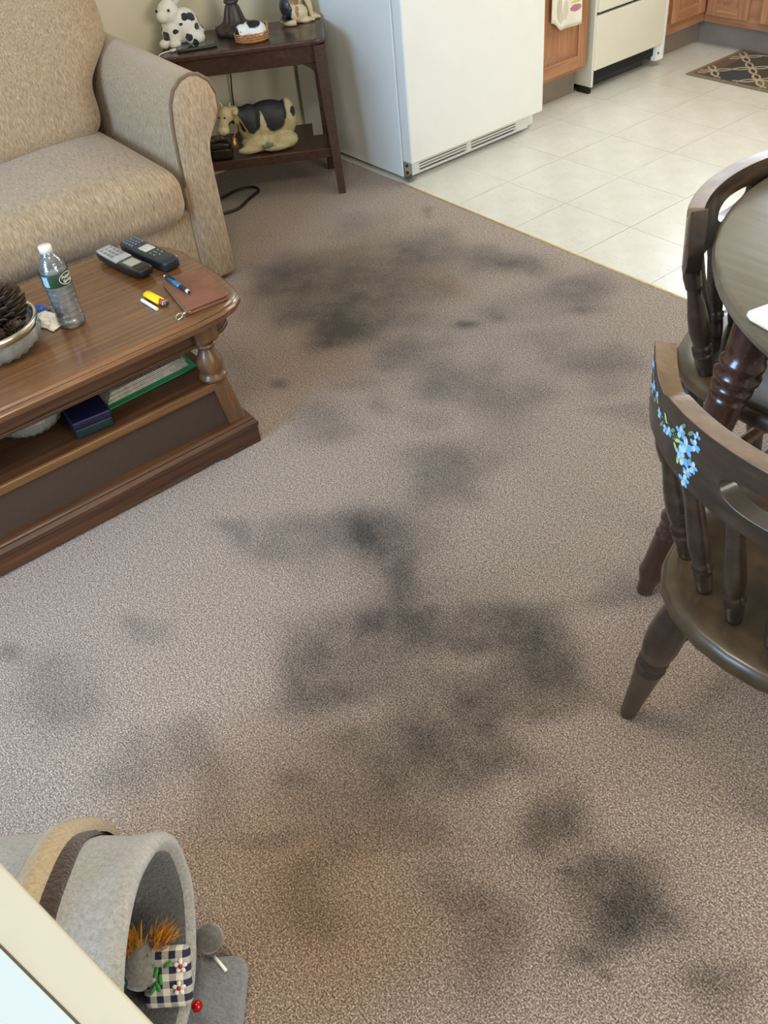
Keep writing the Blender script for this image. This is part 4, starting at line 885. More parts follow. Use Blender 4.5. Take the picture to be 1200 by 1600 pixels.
def handset(name, label, a, b_, w, mbody, kind):
    """a, b_: world ends of its long axis on the table; w = width"""
    a, b_ = Vector(a), Vector(b_); L = (b_-a).length; rz = math.atan2(b_.y-a.y, b_.x-a.x)
    t = thing(name, label, 'telephone' if kind else 'remote control', ((a.x+b_.x)/2, (a.y+b_.y)/2, TZ), rz)
    b = BM(); h = .026 if kind else .030
    def tap(p): return Vector((p.x, p.y*(1-.10*abs(p.x)/(L/2)), p.z+(.006*(2*p.x/L)**2 if kind else 0)))
    rbox(b, (0, 0, h/2+.001), (L, w, h), .010, 10, .001, tap); obj('body', b, mbody, t, smooth=True)
    return t, L, h
def phones():
    blk, sil = M_['black'], plain('silver grey plastic', (186, 188, 184), .3, metal=.3)
    t, L, h = handset('cordless_phone', 'silver and black cordless phone with a square display left of the black remote', (.186, -1.400, 0), (.392, -1.372, 0), .052, blk, True)
    b = BM(); rbox(b, (-.047, 0, h+.001), (.100, .048, .008), .003, 6, 0, lambda p: Vector((p.x, p.y*(1+.05*p.x/.05), p.z+.004*((p.x-.05)/.1)**2))); obj('keypad_plate', b, sil, t, smooth=True)
    for i in range(4):
        for j in range(3):
            b = BM(); x = -.078+i*.0165; y = (j-1)*.0145; box(b, (x-.005, y-.0045, h+.003), (x+.005, y+.0045, h+.0078)); obj('key', b, plain('grey key', (120, 124, 122), .5) if (i, j) == (0, 0) else bpy.data.materials['grey key'], t, bevel=.001)
    b = BM(); box(b, (.005, -.022, h-.001), (.098, .022, h+.0032)); obj('display_frame', b, plain('graphite frame', (70, 72, 70), .3), t, bevel=.002)
    b = BM(); box(b, (.020, -.016, h+.0030), (.062, .016, h+.0042)); obj('display', b, plain('green grey lcd', (166, 172, 152), .15, nz=.03), t)
    b = BM(); box(b, (.072, -.010, h+.0030), (.078, .010, h+.0042)); obj('nameplate', b, sil, t)
    dk = plain('blue black plastic', (38, 43, 52), .32)
    t, L, h = handset('remote_control', 'thick black handset with pale display and small buttons beside the cordless phone', (.186, -1.327, 0), (.402, -1.302, 0), .056, dk, False)
    b = BM(); rbox(b, (-.005, 0, h+.0005), (.040, .034, .006), .0028, 5); obj('display', b, plain('pale display', (196, 198, 186), .2, nz=.02), t, smooth=True)
    for i in range(4):
        for j in range(4):
            b = BM(); x = -.088+i*.0125; y = (j-1.5)*.011; box(b, (x-.0028, y-.003, h), (x+.0028, y+.003, h+.0028)); obj('key', b, plain('pale blue key', (120, 132, 146), .5) if (i, j) == (0, 0) else bpy.data.materials['pale blue key'], t)
    for x, y in ((.030, -.012), (.030, .012), (.040, 0), (.048, -.012), (.048, .012), (.056, 0), (.030, 0)):
        b = BM(); ball(b, (x, y, h), (.0042, .0035, .0028), 10); obj('button', b, M_['grey'], t, smooth=True)
    b = BM(); lathe(b, [(.003, 0), (.003, .006), (.0015, .008)], (.100, .022, h-.006), seg=8); obj('jack', b, M_['steel'], t, smooth=True)
phones()

def wallet():
    t = thing('zip_wallet', 'reddish brown leather zip wallet at the rounded end of the coffee table', 'wallet', (.545, -1.32, TZ))
    le = plain('reddish brown leather', (122, 78, 56), .55, nz=.12, nscale=25, bmp=.4)
    Q = [(.640, -1.395), (.447, -1.362), (.476, -1.250), (.650, -1.281)]
    def rr(P, r=.012, n=4):
        out = []
        for i in range(4):
            p, a, c = Vector(P[i]), Vector(P[i-1]), Vector(P[(i+1) % 4])
            u, v = (a-p).normalized()*r, (c-p).normalized()*r
            for k in range(n+1): s = k/n; out.append(tuple((p+u)*(1-s)**2+p*2*s*(1-s)+(p+v)*s*s))
        return out
    R = rr(Q); cx = sum(p[0] for p in R)/len(R); cy = sum(p[1] for p in R)/len(R)
    def lay(nm, z0, z1, k):
        b = BM(); S = lambda f: [(cx+(x-cx)*f, cy+(y-cy)*f) for x, y in R]
        stack(b, [[(x, y, z) for x, y in S(k*.985)] for z in (z0,)]+[[(x, y, z) for x, y in S(k)] for z in (z0+.0015, z1-.002)]+[[(x, y, z1-.0005) for x, y in S(k*.985)], [(x, y, z1) for x, y in S(k*.95)]]); bmesh.ops.recalc_face_normals(b, faces=b.faces)
        return obj(nm, b, le, t, smooth=True, world=True)
    lay('lower_cover', TZ+.0003, TZ+.0075, 1.0); lay('upper_cover', TZ+.0085, TZ+.0165, .985)
    b = BM(); prism(b, [(cx+(x-cx)*.95, cy+(y-cy)*.95) for x, y in R], TZ+.0070, TZ+.0090); obj('gusset', b, plain('dark leather gusset', (62, 34, 26), .6), t, world=True)
    b = BM(); tube(b, [(x, y, TZ+.008) for x, y in [(cx+(x-cx)*.985, cy+(y-cy)*.985) for x, y in R[0:10]]], .0018, 6); obj('zip', b, plain('zip tape brass', (170, 140, 110), .4, metal=.6), t, smooth=True, world=True)
    b = BM(); tube(b, [(.632+.010*math.cos(a), -1.413+.008*math.sin(a), TZ+.004+.004*math.sin(a)) for a in np.linspace(0, 2*PI, 17)], .0018, 6); tube(b, [(.636, -1.404, TZ+.009), (.640, -1.397, TZ+.010)], .003, 6); obj('zip_pull', b, M_['silver'], t, smooth=True, world=True)
    t = thing('pen', 'blue and black ballpoint pen with white ends lying on the brown wallet', 'pen', (.52, -1.345, TZ+.0168))
    A, B = Vector((.452, -1.352, TZ+.0225)), Vector((.578, -1.350, TZ+.0225))
    def at(f): return A.lerp(B, f)
    b = BM(); lathe(b, [(.0052, 0), (.0058, .5), (.0058, 1)], at(.22), at(.66), 12); obj('barrel', b, plain('teal blue barrel', (38, 112, 152), .2), t, smooth=True, world=True)
    b = BM(); lathe(b, [(.0035, 0), (.0055, .3), (.0055, 1)], at(.06), at(.22), 12); nvr = plain('navy rubber', (26, 36, 54), .5); obj('collar', b, nvr, t, smooth=True, world=True)
    b = BM(); lathe(b, [(.0056, 0), (.0050, .7), (.0035, 1)], at(.66), at(.93), 12); obj('grip', b, nvr, t, smooth=True, world=True)
    b = BM(); lathe(b, [(.0050, 0), (.0046, 1)], at(.91), at(.98), 10); obj('nose_cone', b, M_['white'], t, smooth=True, world=True)
    b = BM(); lathe(b, [(.0028, 0), (.0030, 1)], at(0), at(.07), 10); obj('plunger', b, M_['white'], t, smooth=True, world=True)
    b = BM(); ball(b, at(.995), .0042, 10); obj('tip', b, M_['black'], t, smooth=True, world=True)
    b = BM(); box(b, (A.x+.010, A.y+.004, A.z+.002), (A.x+.045, A.y+.0075, A.z+.006)); obj('clip', b, M_['black'], t, world=True)
wallet()
def lighter():
    t = thing('lighter', 'yellow disposable lighter beside the wallet', 'lighter', (.515, -1.410, TZ))
    A, B = Vector((.470, -1.418, TZ+.0075)), Vector((.538, -1.412, TZ+.0075)); d = (B-A).normalized(); s = Vector((-d.y, d.x, 0))
    def sec(c, w, h): return [c+s*w*math.cos(a)+Vector((0, 0, h*math.sin(a))) for a in np.linspace(0, 2*PI, 17)[:-1]]
    b = BM(); stack(b, [sec(A, .009, .005), sec(A+d*.004, .0122, .0072), sec(B, .0122, .0072)]); obj('tank', b, plain('yellow plastic', (242, 214, 24), .25, nz=.02), t, smooth=True, world=True)
    b = BM(); stack(b, [sec(B-d*.003, .0075, .0076), sec(B+d*.010, .0075, .0076)]); obj('lever', b, plain('red plastic', (196, 52, 30), .3), t, smooth=True, world=True)
    b = BM(); stack(b, [sec(B+d*.006+s*.002, .0095, .0066), sec(B+d*.019+s*.002, .0090, .0064)]); lathe(b, [(.004, 0), (.004, 1)], B+d*.016-s*.005+Vector((0, 0, .005)), B+d*.016+s*.006+Vector((0, 0, .005)), 12); obj('metal_hood', b, M_['steel'], t, smooth=True, world=True)
    b = BM(); lathe(b, [(.0045, 0), (.0045, 1)], (.488, -1.440, TZ+.0048), (.560, -1.435, TZ+.0048), 12); tagp(obj('white_stick', b, M_['white'], smooth=False, bevel=.001), 'short white tube lying next to the yellow lighter', 'tube')
lighter()

SZ = .2065
def shelf_items():
    t = thing('folder', 'green folder of papers and a spiral notebook on the coffee table shelf', 'folder', (.52, -1.49, SZ))
    gr = plain('green card', (40, 140, 92), .5, nz=.03)
    def quad(nm, P, z0, z1, m, dz=0): b = BM(); stack(b, [[(x, y, z+k*dz) for k, (x, y) in enumerate(P)] for z in (z0, z1)]); bmesh.ops.recalc_face_normals(b, faces=b.faces); return obj(nm, b, m, t, world=True)
    quad('cover', [(.566, -1.630), (.556, -1.372), (.36, -1.372), (.37, -1.630)], SZ, SZ+.004, gr)
    wp = plain('papers', (206, 200, 190), .6, nz=.12, nscale=90)
    for k in range(6):
        o = .004*k
        quad('paper', [(.548-o+.002*(k % 2), -1.625+.004*k), (.538-o, -1.388-.003*(k % 3)), (.36, -1.385), (.37, -1.625)], SZ+.004+.003*k, SZ+.0068+.003*k, wp)
    b = BM()
    for k in range(34): tube(b, [(.518+.0045*math.cos(a), -1.615+.0066*k, SZ+.026+.0045*math.sin(a)) for a in np.linspace(0, 2*PI, 9)], .0009, 4)
    obj('spiral_wire', b, M_['black'], t, world=True, kind='stuff')
    quad('notebook', [(.516, -1.620), (.508, -1.390), (.36, -1.385), (.37, -1.625)], SZ+.0225, SZ+.030, plain('plum printed cover', (104, 88, 90), .4, nz=.3, nscale=40))
    t = thing('blue_box', 'dark navy blue box on the coffee table shelf beside the green folder', 'box', (.58, -1.69, SZ), -.10)
    nv = plain('navy leatherette', (12, 16, 50), .45, nz=.1); tl = plain('dark teal leatherette', (18, 40, 42), .5)
    b = BM(); box(b, (-.13, -.046, 0), (.048, .046, .026)); obj('tray', b, tl, t, bevel=.004)
    b = BM(); box(b, (-.132, -.048, .0265), (.05, .048, .047)); obj('lid', b, nv, t, bevel=.004)
shelf_items()

# ---------------------------------------------------------------- dining table
def dining_table():
    c = Vector((2.157, -.587)); R = .55; Z = .74
    t = thing('dining_table', 'round dark wood dining table with turned splayed legs at the right edge', 'table', (c.x, c.y, 0))
    b = BM(); lathe(b, [(R-.03, Z-.030), (R-.008, Z-.028), (R-.001, Z-.020), (R, Z-.012), (R-.004, Z-.004), (R-.012, Z)], (c.x, c.y, 0), seg=96); o = obj('tabletop', b, M_['ttop'], t, smooth=True, world=True); o.modifiers.new('es', 'EDGE_SPLIT').split_angle = .5
    b = BM(); lathe(b, [(R-.07, Z-.10), (R-.07, Z-.03), (R-.09, Z-.03), (R-.09, Z-.10)], (c.x, c.y, 0), seg=64, cap=False); bmesh.ops.recalc_face_normals(b, faces=b.faces); obj('apron', b, M_['chair'], t, smooth=True, world=True)
    for k in range(4):
        a = PI*1.25+k*PI/2; d = Vector((math.cos(a), math.sin(a), 0)); foot = Vector((c.x, c.y, 0))+d*.587; top = Vector((c.x, c.y, Z-.045))+d*.462
        prof = [(.013, 0), (.017, .006), (.0185, .03), (.021, .055), (.028, .085), (.029, .098), (.026, .115), (.0255, .24), (.026, .25), (.0215, .258), (.0245, .268), (.0245, .278), (.0215, .288), (.028, .302), (.029, .315), (.024, .335), (.025, .45), (.030, .62), (.0335, .72), (.034, .735), (.029, .742), (.0365, .752), (.0365, .765), (.031, .774), (.040, .787), (.041, .800), (.033, .812), (.039, .824), (.039, .838), (.034, .848), (.037, .88), (.042, .96), (.042, 1)]
        b = BM(); lathe(b, prof, foot, top, 28); lg = obj('leg', b, M_['tleg'], t, smooth=True, world=True)
    # turned stretchers between neighbouring legs; beads near each end
    for k in range(4):
        P = []
        for kk in (k, k+1):
            a = PI*1.25+kk*PI/2; P.append(Vector((c.x+.545*math.cos(a), c.y+.545*math.sin(a), .30)))
        b = BM(); lathe(b, [(.008, 0), (.009, .03), (.011, .08), (.014, .10), (.015, .105), (.010, .115), (.012, .13), (.013, .5), (.012, .87), (.010, .885), (.015, .895), (.014, .90), (.011, .92), (.009, .97), (.008, 1)], P[0], P[1], 16); obj('stretcher', b, M_['cleg'], t, smooth=True, world=True)
    t = thing('serving_tray', 'off white square tray with a round well on the dining table', 'tray', (2.03, -1.0, Z))
    P = [(1.874, -1.052), (1.871, -1.044), (1.873, -1.034), (1.900, -.93), (2.10, -.88), (2.14, -1.07), (1.925, -1.068), (1.885, -1.060)]
    b = BM(); stack(b, [[(x, y, z) for x, y in P] for z in (Z+.0005, Z+.007)]); bmesh.ops.recalc_face_normals(b, faces=b.faces); o = obj('tray_plate', b, M_['white2'], t, bevel=.003, world=True)
    b = BM(); lathe(b, [(.060, Z+.0070), (.064, Z+.0095), (.068, Z+.0070)], (2.005, -.975, 0), seg=32, cap=False); obj('well_rim', b, M_['white'], t, smooth=True, world=True)
dining_table()

# ---------------------------------------------------------------- captain's chairs
def chair():
    t = thing('dining_chair', 'dark wooden spindle back chair with painted blue flowers on its crest rail, nearest the camera', 'chair', (2.12, -1.352, 0), 0, 'dining chairs at the round table')
    SZt = .445
    # seat outline, local: x right, y forward
    half = [(0, -.012), (.05, -.008), (.10, .008), (.145, .038), (.175, .078), (.192, .125), (.200, .18), (.203, .25), (.203, .32), (.195, .37), (.170, .40), (.10, .412), (0, .415)]
    O = half+[(-x, y) for x, y in half[::-1][1:-1]]
    cy = .20
    def ring(k, z): return [(x*(1-k/.2), cy+(y-cy)*(1-k/.21), z) for x, y in O]
    def dish(x, y): return -.010*max(0, 1-((x/.15)**2+((y-.22)/.15)**2))
    b = BM(); lv = [ring(.020, SZt-.040), ring(.006, SZt-.036), ring(.0, SZt-.026), ring(.0, SZt-.014), ring(.004, SZt-.004), ring(.010, SZt)]
    for k in (.03, .05, .08, .11, .15, .19): lv.append([(x, y, SZt+dish(x, y)) for x, y, z in ring(k, 0)])
    stack(b, lv); obj('seat', b, M_['seatw'], t, smooth=True)
    # legs
    for sx, sy, top, foot in ((-1, 0, (-.118, .085, .41), (-.200, .085, 0)), (1, 0, (.118, .085, .41), (.200, .085, 0)), (-1, 1, (-.13, .33, .41), (-.195, .40, 0)), (1, 1, (.13, .33, .41), (.195, .40, 0))):
        if sy == 0: top = (top[0], .060, top[2]); foot = (foot[0], foot[1], 0) if sx < 0 else (.158, .122, 0)
        prof = [(.010, 0), (.0135, .006), (.0148, .03), (.0185, .20), (.0215, .34), (.0250, .455), (.0262, .475), (.0215, .490), (.0205, .50), (.0250, .515), (.0262, .53), (.0225, .545), (.0215, .56), (.0265, .585), (.0300, .66), (.0305, .74), (.0275, .84), (.021, .94), (.016, 1)]
        b = BM(); lathe(b, prof, foot, top, 20); obj('leg', b, M_['chair'], t, smooth=True)
    for x in (-1, 1):
        b = BM(); lathe(b, [(.006, 0), (.012, .12), (.014, .5), (.012, .88), (.006, 1)], (x*.160, .075, .21), (x*.163, .365, .21), 14); obj('stretcher', b, M_['chair'], t, smooth=True)
    b = BM(); lathe(b, [(.006, 0), (.010, .15), (.014, .5), (.010, .85), (.006, 1)], (-.165, .21, .21), (.165, .21, .21), 14); obj('stretcher', b, M_['chair'], t, smooth=True)
    # crest: bent board with scrolled ears and a hand hole. s in [-1, 1]
    HW = .236
    def path(s, z):
        a = s*1.02; x = HW*math.sin(a)/math.sin(1.02)*1.0; y = .012+.088*(1-math.cos(a))/(1-math.cos(1.02))*1.0
        return x, y-.05*(z-.70)
    def top(s):
        s = abs(s)
        if s > .72: u = (s-.72)/.28; return .758+.010*u+.036*u*u-(.006*((s-.95)/.05)**2 if s > .95 else 0)
        if s > .66: return .7645-.0065*(s-.66)/.06
        return .766-.0015*(s/.66)**2
    def bot(s):
        s = abs(s)
        if s > .80: u = (s-.80)/.2; return .672+.012*u*u+.018*u**6
        return .672-.020*(1-(s/.80)**2)
    sh, hh = .235, .023
    def hole(s):
        u = abs(s)/sh
        return hh*(1-u**3)**.5 if u < 1 else 0
    cols = sorted(set([round(x, 4) for x in np.linspace(-1, 1, 61)]+[sh, -sh, .72, -.72, .22, -.22, .228, -.228, .232, -.232]))
    b = BM(); nt = 5; TH = .028
    def vv(s, z, side):
        a = s*1.02; x, y = path(s, z); nx, ny = math.sin(a), -math.cos(a)   # outward normal
        return Vector((x+nx*TH/2*side, y+ny*TH/2*side, z))
    grid = {}
    for s in cols:
        m = (top(s)+bot(s))/2-.004
        zs = [bot(s)+(m-hole(s)-bot(s))*k/nt for k in range(nt+1)]; zt = [m+hole(s)+(top(s)-m-hole(s))*k/nt for k in range(nt+1)]
        for side in (1, -1):
            grid[s, side] = ([b.verts.new(vv(s, z, side)) for z in zs], [b.verts.new(vv(s, z, side)) for z in zt])
    for s0, s1 in zip(cols, cols[1:]):
        for side in (1, -1):
            for g in (0, 1):
                A, B = grid[s0, side][g], grid[s1, side][g]
                for k in range(nt):
                    f = (A[k], B[k], B[k+1], A[k+1]); b.faces.new(f if side > 0 else f[::-1])
        A, B, C, D = grid[s0, 1], grid[s1, 1], grid[s0, -1], grid[s1, -1]
        b.faces.new((A[1][nt], B[1][nt], D[1][nt], C[1][nt])); b.faces.new((C[0][0], D[0][0], B[0][0], A[0][0]))
        if hole(s0) > 0 or hole(s1) > 0:
            b.faces.new((A[0][nt], B[0][nt], D[0][nt], C[0][nt])); b.faces.new((C[1][0], D[1][0], B[1][0], A[1][0]))
    for s, flip in ((cols[0], 0), (cols[-1], 1)):
        for g in (0, 1):
            for k in range(nt):
                A, C = grid[s, 1][g], grid[s, -1][g]; f = (A[k], A[k+1], C[k+1], C[k]); b.faces.new(f[::-1] if flip else f)
    bmesh.ops.remove_doubles(b, verts=b.verts, dist=1e-5); bmesh.ops.recalc_face_normals(b, faces=b.faces)
    # worn lighter wood on the upper edge gets its own slot
    topv = []
    for f in b.faces:
        f.normal_update()
        if f.normal.z > .55 and f.calc_center_median().z > .745: f.material_index = 1
    cr = obj('crest_rail', b, [M_['chair'], M_['worn']], t, bevel=.0035, seg=2)
    # painted flowers on the outer face
    def dab(bm, s, z, w, h, rot):
        n = 8; vs = []
        for k in range(n):
            a = 2*PI*k/n; u, v = w*math.cos(a), h*math.sin(a); uu, v2 = u*math.cos(rot)-v*math.sin(rot), u*math.sin(rot)+v*math.cos(rot)
            ss = s+uu/.262; aa = ss*1.02; x, y = path(ss, z+v2); vs.append(bm.verts.new((x+math.sin(aa)*(TH/2+.0006), y-math.cos(aa)*(TH/2+.0006), z+v2)))
        bm.faces.new(vs)
    rs = random.Random(11); bl, lb, gn, dg = BM(), BM(), BM(), BM()
    def flower(s, z, r):
        for k in range(5):
            a = k*2*PI/5+rs.random(); dab(lb if k % 2 else bl, s+r*.62*math.cos(a)/.262, z+r*.62*math.sin(a), r*.52, r*.36, a)
        dab(gn, s, z, r*.2, r*.2, 0)
    for sg in (-1, 1):
        for s, z, r in ((.46, .722, .013), (.515, .735, .010), (.405, .735, .009), (.47, .700, .012), (.43, .685, .008), (.62, .715, .008), (.74, .722, .007), (.87, .745, .007), (.97, .765, .007), (.955, .735, .006), (.40, .752, .006), (.445, .668, .010), (.50, .705, .010), (.40, .700, .009), (.66, .712, .006), (.80, .742, .006), (.90, .735, .007), (.985, .750, .006), (.93, .770, .006)): flower(sg*s, z, r)
        for s, z in ((.53, .718), (.50, .748), (.425, .705), (.54, .705), (.51, .690), (.58, .725), (.66, .730), (.70, .712), (.79, .738), (.83, .728), (.91, .757), (.93, .722), (.99, .78), (.44, .748), (.42, .672+.012)):
            dab(gn if rs.random() < .5 else dg, sg*s, z, .0075, .0028, rs.uniform(.4, 2.4))
        for s0, z0, s1, z1 in ((.56, .715, .66, .728), (.68, .72, .80, .736), (.82, .735, .93, .765), (.84, .728, .95, .720), (.48, .735, .56, .72)):
            for k in range(6): f = k/5; dab(dg, sg*(s0+(s1-s0)*f), z0+(z1-z0)*f, .005, .0009, math.atan2(z1-z0, -sg*(s1-s0)*.262) if sg < 0 else math.atan2(z1-z0, (s1-s0)*.262))
    for nm, bm, c in (('painted_petals', bl, (112, 164, 206)), ('painted_petals', lb, (178, 206, 226)), ('painted_leaves', gn, (172, 200, 112)), ('painted_leaves', dg, (104, 134, 106))):
        bmesh.ops.recalc_face_normals(bm, faces=bm.faces); obj(nm, bm, plain(nm+str(c[0]), c, .4, nz=.1, nscale=300), cr)
    # posts and spindles
    for k in range(6):
        u = (k-2.5)/2.5; bx_ = u*.153; by = .051+.058*abs(u)**2.2+(0 if abs(u) < .9 else .001)
        s = u*.80; zt = bot(s)+.012; tx, ty = path(s, zt)
        p, q = (bx_, by, SZt-.004), (tx, ty, zt)
        if abs(u) > .9: prof = [(.012, 0), (.0145, .06), (.0165, .16), (.018, .20), (.0185, .215), (.0150, .225), (.0190, .24), (.0150, .255), (.0190, .27), (.0150, .285), (.0165, .32), (.0195, .42), (.0185, .55), (.0135, .72), (.0125, .78), (.0150, .80), (.0150, .815), (.0165, .88), (.0150, .95), (.012, 1)]
        else: prof = [(.010, 0), (.0125, .06), (.0140, .16), (.0135, .21), (.0160, .225), (.0120, .24), (.0160, .255), (.0125, .27), (.0135, .30), (.0160, .42), (.0145, .60), (.0125, .78), (.0130, .90), (.013, 1)]
        b = BM(); lathe(b, prof, p, q, 18); obj('spindle', b, M_['chair'], t, smooth=True)
    return t
ch = chair()
def copy_tree(o, parent=None):
    c = o.copy(); COL.objects.link(c); c.parent = parent
    for k in [x for x in bpy.data.objects if x.parent == o and not x.name.startswith('painted')]: copy_tree(k, c)
    return c
c2 = copy_tree(ch); c2.location = (1.572, -.680, 0); c2.rotation_euler = (0, 0, -PI/2+.05)
c2['label'] = 'dark wooden spindle back chair on the kitchen side of the round table'

# ---------------------------------------------------------------- cat house on its carpeted board
def cat_house():
    az = .898; C = Vector((1.849, -2.166, .222)); R = .169; L = .42
    a = Vector((math.cos(az), math.sin(az), 0)); e = Vector((math.sin(az), -math.cos(az), 0)); U = Vector((0, 0, 1))
    t = thing('cat_tunnel_house', 'grey plush barrel shaped cat house with a tan stripe on a grey carpeted board', 'cat house', (C.x-a.x*.2, C.y-a.y*.2, 0), az)
    def plush(nm, lo, hi, sc=170):
        m, nt, bs = newmat(nm); v = coords(nt, (sc, sc, sc)); f = noise_n(nt, v, 1.0, 4, .7); g = noise_n(nt, coords(nt), 14, 3)
        c = mixc(nt, math_n(nt, 'MULTIPLY', g, .5), ramp(nt, f, [(.3, lin(lo)), (.7, lin(hi))]), lin(lo)); nt.links.new(c, bs.inputs['Base Color'])
        bs.inputs['Roughness'].default_value = .95; bs.inputs['Sheen Weight'].default_value = .4; bs.inputs['Specular IOR Level'].default_value = .1
        bump(nt, bs, f, .9, .006); return m
    gp = plush('light grey plush', (150, 148, 144), (200, 198, 192)); gd = plush('dark grey plush inside', (84, 84, 84), (120, 120, 118)); bp = plush('grey plush board', (104, 106, 108), (146, 148, 150))
    bc = C+a*.085+e*.0; 
    P = [Vector((1.832, -2.060)), ]
    c0 = Vector((1.832, -2.060, 0)); W = .42; D = .52
    b = BM(); pts = []
    for (i, j, q) in ((0, 0, 0), (1, 0, 1), (1, 1, 2), (0, 1, 3)):
        pass
    r = .018; q = []
    for (i, j, s) in ((0, 0, PI), (1, 0, PI*1.5), (1, 1, 0), (0, 1, PI/2)):
        cx = r if i == 0 else W-r; cyy = r if j == 0 else D-r
        for k in range(5):
            an = s+k*PI/8; q.append((cx+r*math.cos(an), cyy+r*math.sin(an)))
    stack(b, [[c0+e*x-a*y+U*z for x, y in [(W/2+(x-W/2)*k, D/2+(y-D/2)*k) for x, y in q]] for z, k in ((.001, .985), (.008, 1), (.030, 1), (.038, .985))]); bmesh.ops.recalc_face_normals(b, faces=b.faces)
    obj('base_board', b, bp, t, smooth=True, world=True)
    # barrel shell (outside, rolled rim, inside) with soft irregularity
    def ringp(d, r, wob=.0, skew=0.0):
        out = []
        for k in range(64):
            an = 2*PI*k/64; n = 1+wob*noise.noise(Vector((math.cos(an)*2, math.sin(an)*2, d*9)))
            p = C-a*(d+skew*math.sin(an))+(e*math.cos(an)+U*math.sin(an))*r*n; p.z = max(p.z, .040); out.append(p)
        return out
    b = BM(); rings = [ringp(L, .02), ringp(L, .10, .03)]
    for d, r in ((L-.004, R-.03), (L-.02, R-.008), (L-.05, R), (L-.1, R+.002), (.30, R+.003), (.25, R+.002), (.20, R+.002), (.15, R), (.10, R-.002), (.06, R-.002), (.03, R), (.012, R+.001), (.002, R-.004), (-.004, R-.012), (-.002, R-.020), (.008, R-.026), (.03, R-.028), (.1, R-.028), (.2, R-.028), (.3, R-.028), (L-.04, R-.03)): rings.append(ringp(d, r, .045))
    rings.append(ringp(L-.03, .02))
    stack(b, rings); bmesh.ops.recalc_face_normals(b, faces=b.faces)
    b.faces.index_update(); b.faces.ensure_lookup_table()
    for f in b.faces:
        if f.index//64 >= 17: f.material_index = 1  # faces inside the opening take the darker grey plush
    o = obj('shell', b, [gp, gd], t, smooth=True, world=True)
    # stripe: dark fleece band with a raised tan roll
    def band(nm, d0, d1, r, m, h, skew=0):
        b = BM(); rr = []
        for d, dr in ((d0, 0), (d0+.004, h*.8), ((d0+d1)/2, h), (d1-.004, h*.8), (d1, 0)):
            rr.append(ringp(d, r+dr, .045, skew))
        stack(b, rr, cap=False); bmesh.ops.recalc_face_normals(b, faces=b.faces); obj(nm, b, m, t, smooth=True, world=True)
    band('dark_stripe', .108, .152, R-.001, plush('dark brown fleece', (46, 34, 28), (84, 64, 52)), .008, -.022)
    band('tan_stripe', .094, .132, R+.004, plush('tan fleece', (164, 142, 108), (206, 186, 150)), .019, .016)
cat_house()
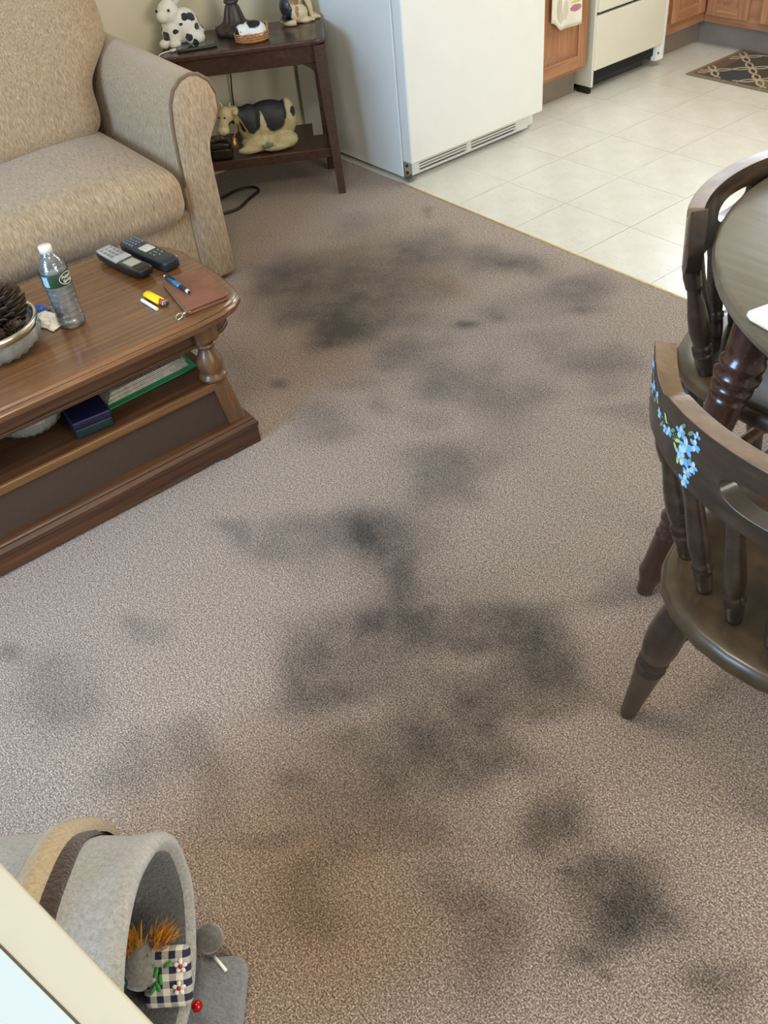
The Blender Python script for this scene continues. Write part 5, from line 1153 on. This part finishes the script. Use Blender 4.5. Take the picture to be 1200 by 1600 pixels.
def cat_toys():
    az = .898; C = Vector((1.849, -2.166, .222)); a = Vector((math.cos(az), math.sin(az), 0)); e = Vector((math.sin(az), -math.cos(az), 0)); U = Vector((0, 0, 1))
    gf = plain('grey toy fur', (128, 122, 114), .95, nz=.15, nscale=160, bmp=.9, sheen=.6)
    t = thing('plush_mouse', 'round grey plush toy mouse with orange feathers inside the cat house opening', 'cat toy', (1.782, -2.192, .086))
    b = BM(); ball(b, (0, 0, .036), (.035, .035, .036), 24, rings=16); obj('body', b, gf, t, smooth=True)
    b = BM(); ball(b, (.010, -.033, .050), .010, 12); obj('nose', b, plain('dark green bead', (24, 58, 54), .2), t, smooth=True)
    rs = random.Random(4); b = BM()
    for base, n, dirn in ((Vector((-.018, .0, .062)), 150, Vector((-.15, -.05, 1))), (Vector((.0, .036, .062)), 150, Vector((.15, .75, .7)))):
        for k in range(n):
            d = (dirn+Vector((rs.uniform(-.6, .6), rs.uniform(-.6, .6), rs.uniform(-.2, .5)))).normalized(); L = rs.uniform(.022, .045); s = d.orthogonal().normalized()*rs.uniform(.0004, .0009)
            p = base+Vector((rs.uniform(-.014, .014), rs.uniform(-.016, .016), rs.uniform(-.006, .003))); m = p+d*L*.6+Vector((0, 0, -.001)); q = p+d*L+Vector((0, 0, -.004))
            v = [b.verts.new(x) for x in (p-s*.6, p+s*.6, m+s, m-s, q)]; b.faces.new(v[:4]); b.faces.new((v[3], v[2], v[4]))
    obj('feathers', b, plain('orange feather', (226, 158, 34), .6, nz=.1), t, kind='stuff')
    # gingham cushion toy with appliqué
    P0 = Vector((1.820, -2.170, .082)); t = thing('gingham_cushion', 'navy and white gingham cat toy cushion with daisies and a red bell', 'cat toy', P0)
    m, nt, bs = newmat('navy and white gingham')
    tc = N(nt, 'ShaderNodeTexCoord'); sp = N(nt, 'ShaderNodeSeparateXYZ'); nt.links.new(tc.outputs['Object'], sp.inputs[0])
    def stripe(s, ofs): return math_n(nt, 'GREATER_THAN', math_n(nt, 'FRACT', math_n(nt, 'ADD', math_n(nt, 'MULTIPLY', s, 50.0), ofs)), .5)
    sx, sy = stripe(sp.outputs['X'], 10.2), stripe(sp.outputs['Y'], 10.1)
    c = mixc(nt, math_n(nt, 'MULTIPLY', math_n(nt, 'ADD', sx, sy), .5), lin((236, 230, 214)), lin((38, 36, 66))); nt.links.new(c, bs.inputs['Base Color']); bs.inputs['Roughness'].default_value = .85
    # cushion frame: u along the opening, v tilted up, facing the camera
    u = Vector((.60, .80, 0)).normalized(); w = Vector((-.56, .42, .62)).normalized(); n = u.cross(w).normalized(); w = n.cross(u)
    F = Matrix((u, w, n)).transposed().to_4x4(); F.translation = Vector((0.0, 0.0, .036))
    b = BM(); rbox(b, (0, 0, 0), (.070, .084, .018), .008, 10, .005)
    o = obj('cushion', b, m, t, smooth=True); o.matrix_basis = F
    wht = plain('white felt', (240, 238, 230), .8, nz=.02); red = plain('red felt', (190, 38, 42), .6); grn = plain('green leaf felt', (62, 148, 60), .7)
    for fx, fy in ((.020, -.012), (.024, .018)):
        b = BM()
        for k in range(5): an = k*2*PI/5+.3; ball(b, (fx+.0062*math.cos(an), fy+.0062*math.sin(an), .0150), (.0045, .0034, .0012), 8, Matrix.Rotation(an, 3, 'Z'), 5)
        d = obj('daisy', b, wht, o, smooth=True)
    b = BM(); ball(b, (.020, -.012, .0165), (.0032, .0032, .0016), 8); ball(b, (.024, .018, .0165), (.0032, .0032, .0016), 8); ball(b, (-.030, .008, .0165), (.006, .006, .003), 10); obj('red_centres', b, red, o, smooth=True)
    b = BM()
    for x, y, an in ((-.012, .012, 1.2), (-.020, .020, .2), (-.024, .030, 1.3), (-.010, -.008, 1.9), (-.018, -.012, 1.0), (.006, .022, .6), (-.006, .002, 1.6), (-.030, .020, 1.5)): ball(b, (x, y, .0160), (.0085, .0032, .0012), 10, Matrix.Rotation(an, 3, 'Z'), 5)
    obj('leaf_applique', b, grn, o, smooth=True)
    b = BM(); ball(b, (.040, -.044, .0), .0085, 16); o2 = obj('bell', b, plain('red jingle bell', (190, 30, 30), .15, metal=.6, nz=.02), o, smooth=True)
    # dark pompom and white rod on the board in front of the opening
    t = thing('pompom', 'dark grey fur pompom on the carpeted board outside the cat house rim', 'cat toy', (1.786, -2.094, .040))
    b = BM(); ball(b, (0, 0, .024), (.022, .022, .025), 20, rings=14); obj('fur_ball', b, plain('dark grey fur', (86, 82, 78), .95, nz=.2, nscale=160, bmp=.9, sheen=.5), t, smooth=True)
    b = BM(); tube(b, [(1.7995, -2.102, .0435), (1.836, -2.098, .0435)], .0028, 8); tagp(obj('white_stick', b, M_['white'], smooth=True), 'thin white stick lying on the grey board beside the cat house', 'stick')
cat_toys()

# ---------------------------------------------------------------- side table near the camera (only its rim and inset top show)
def side_table():
    t = thing('side_table', 'white topped side table with a cream rim at the lower left corner', 'table', (1.95, -2.5, 0), .209)
    m = Matrix.Translation((2.02, -2.208, 0)) @ Matrix.Rotation(.209, 4, 'Z')
    cream = plain('cream painted rim', (186, 178, 156), .45, nz=.02, nscale=10); wht = plain('white laminate', (188, 196, 196), .3, nz=.01, nscale=8)
    Z = .70; x0, x1, y0, y1 = -.60, .21, -.50, .0
    b = BM(); box(b, (x0, y0, Z-.03), (x1, y1, Z), m); obj('rim', b, cream, t, bevel=.003, world=True)
    b = BM(); prism(b, [(x0+.05, y0+.05), (x1-.03, y0+.05), (x1-.03, y1-.034), (x0+.05, y1-.068)], Z-.001, Z+.0015, m); obj('inset_top', b, wht, t, world=True)
    b = BM(); prism(b, [(x0+.046, y0+.046), (x1-.026, y0+.046), (x1-.026, y1-.0315), (x0+.046, y1-.0655)], Z-.002, Z+.0004, m); obj('dark_seam', b, plain('dark seam line', (84, 76, 62), .8), t, world=True)  # narrow darker line between rim and inset top
    for x in (x0+.03, x1-.03):
        for y in (y0+.03, y1-.03):
            b = BM(); box(b, (x-.016, y-.016, 0), (x+.016, y+.016, Z-.03), m); obj('leg', b, cream, t, world=True)
side_table()
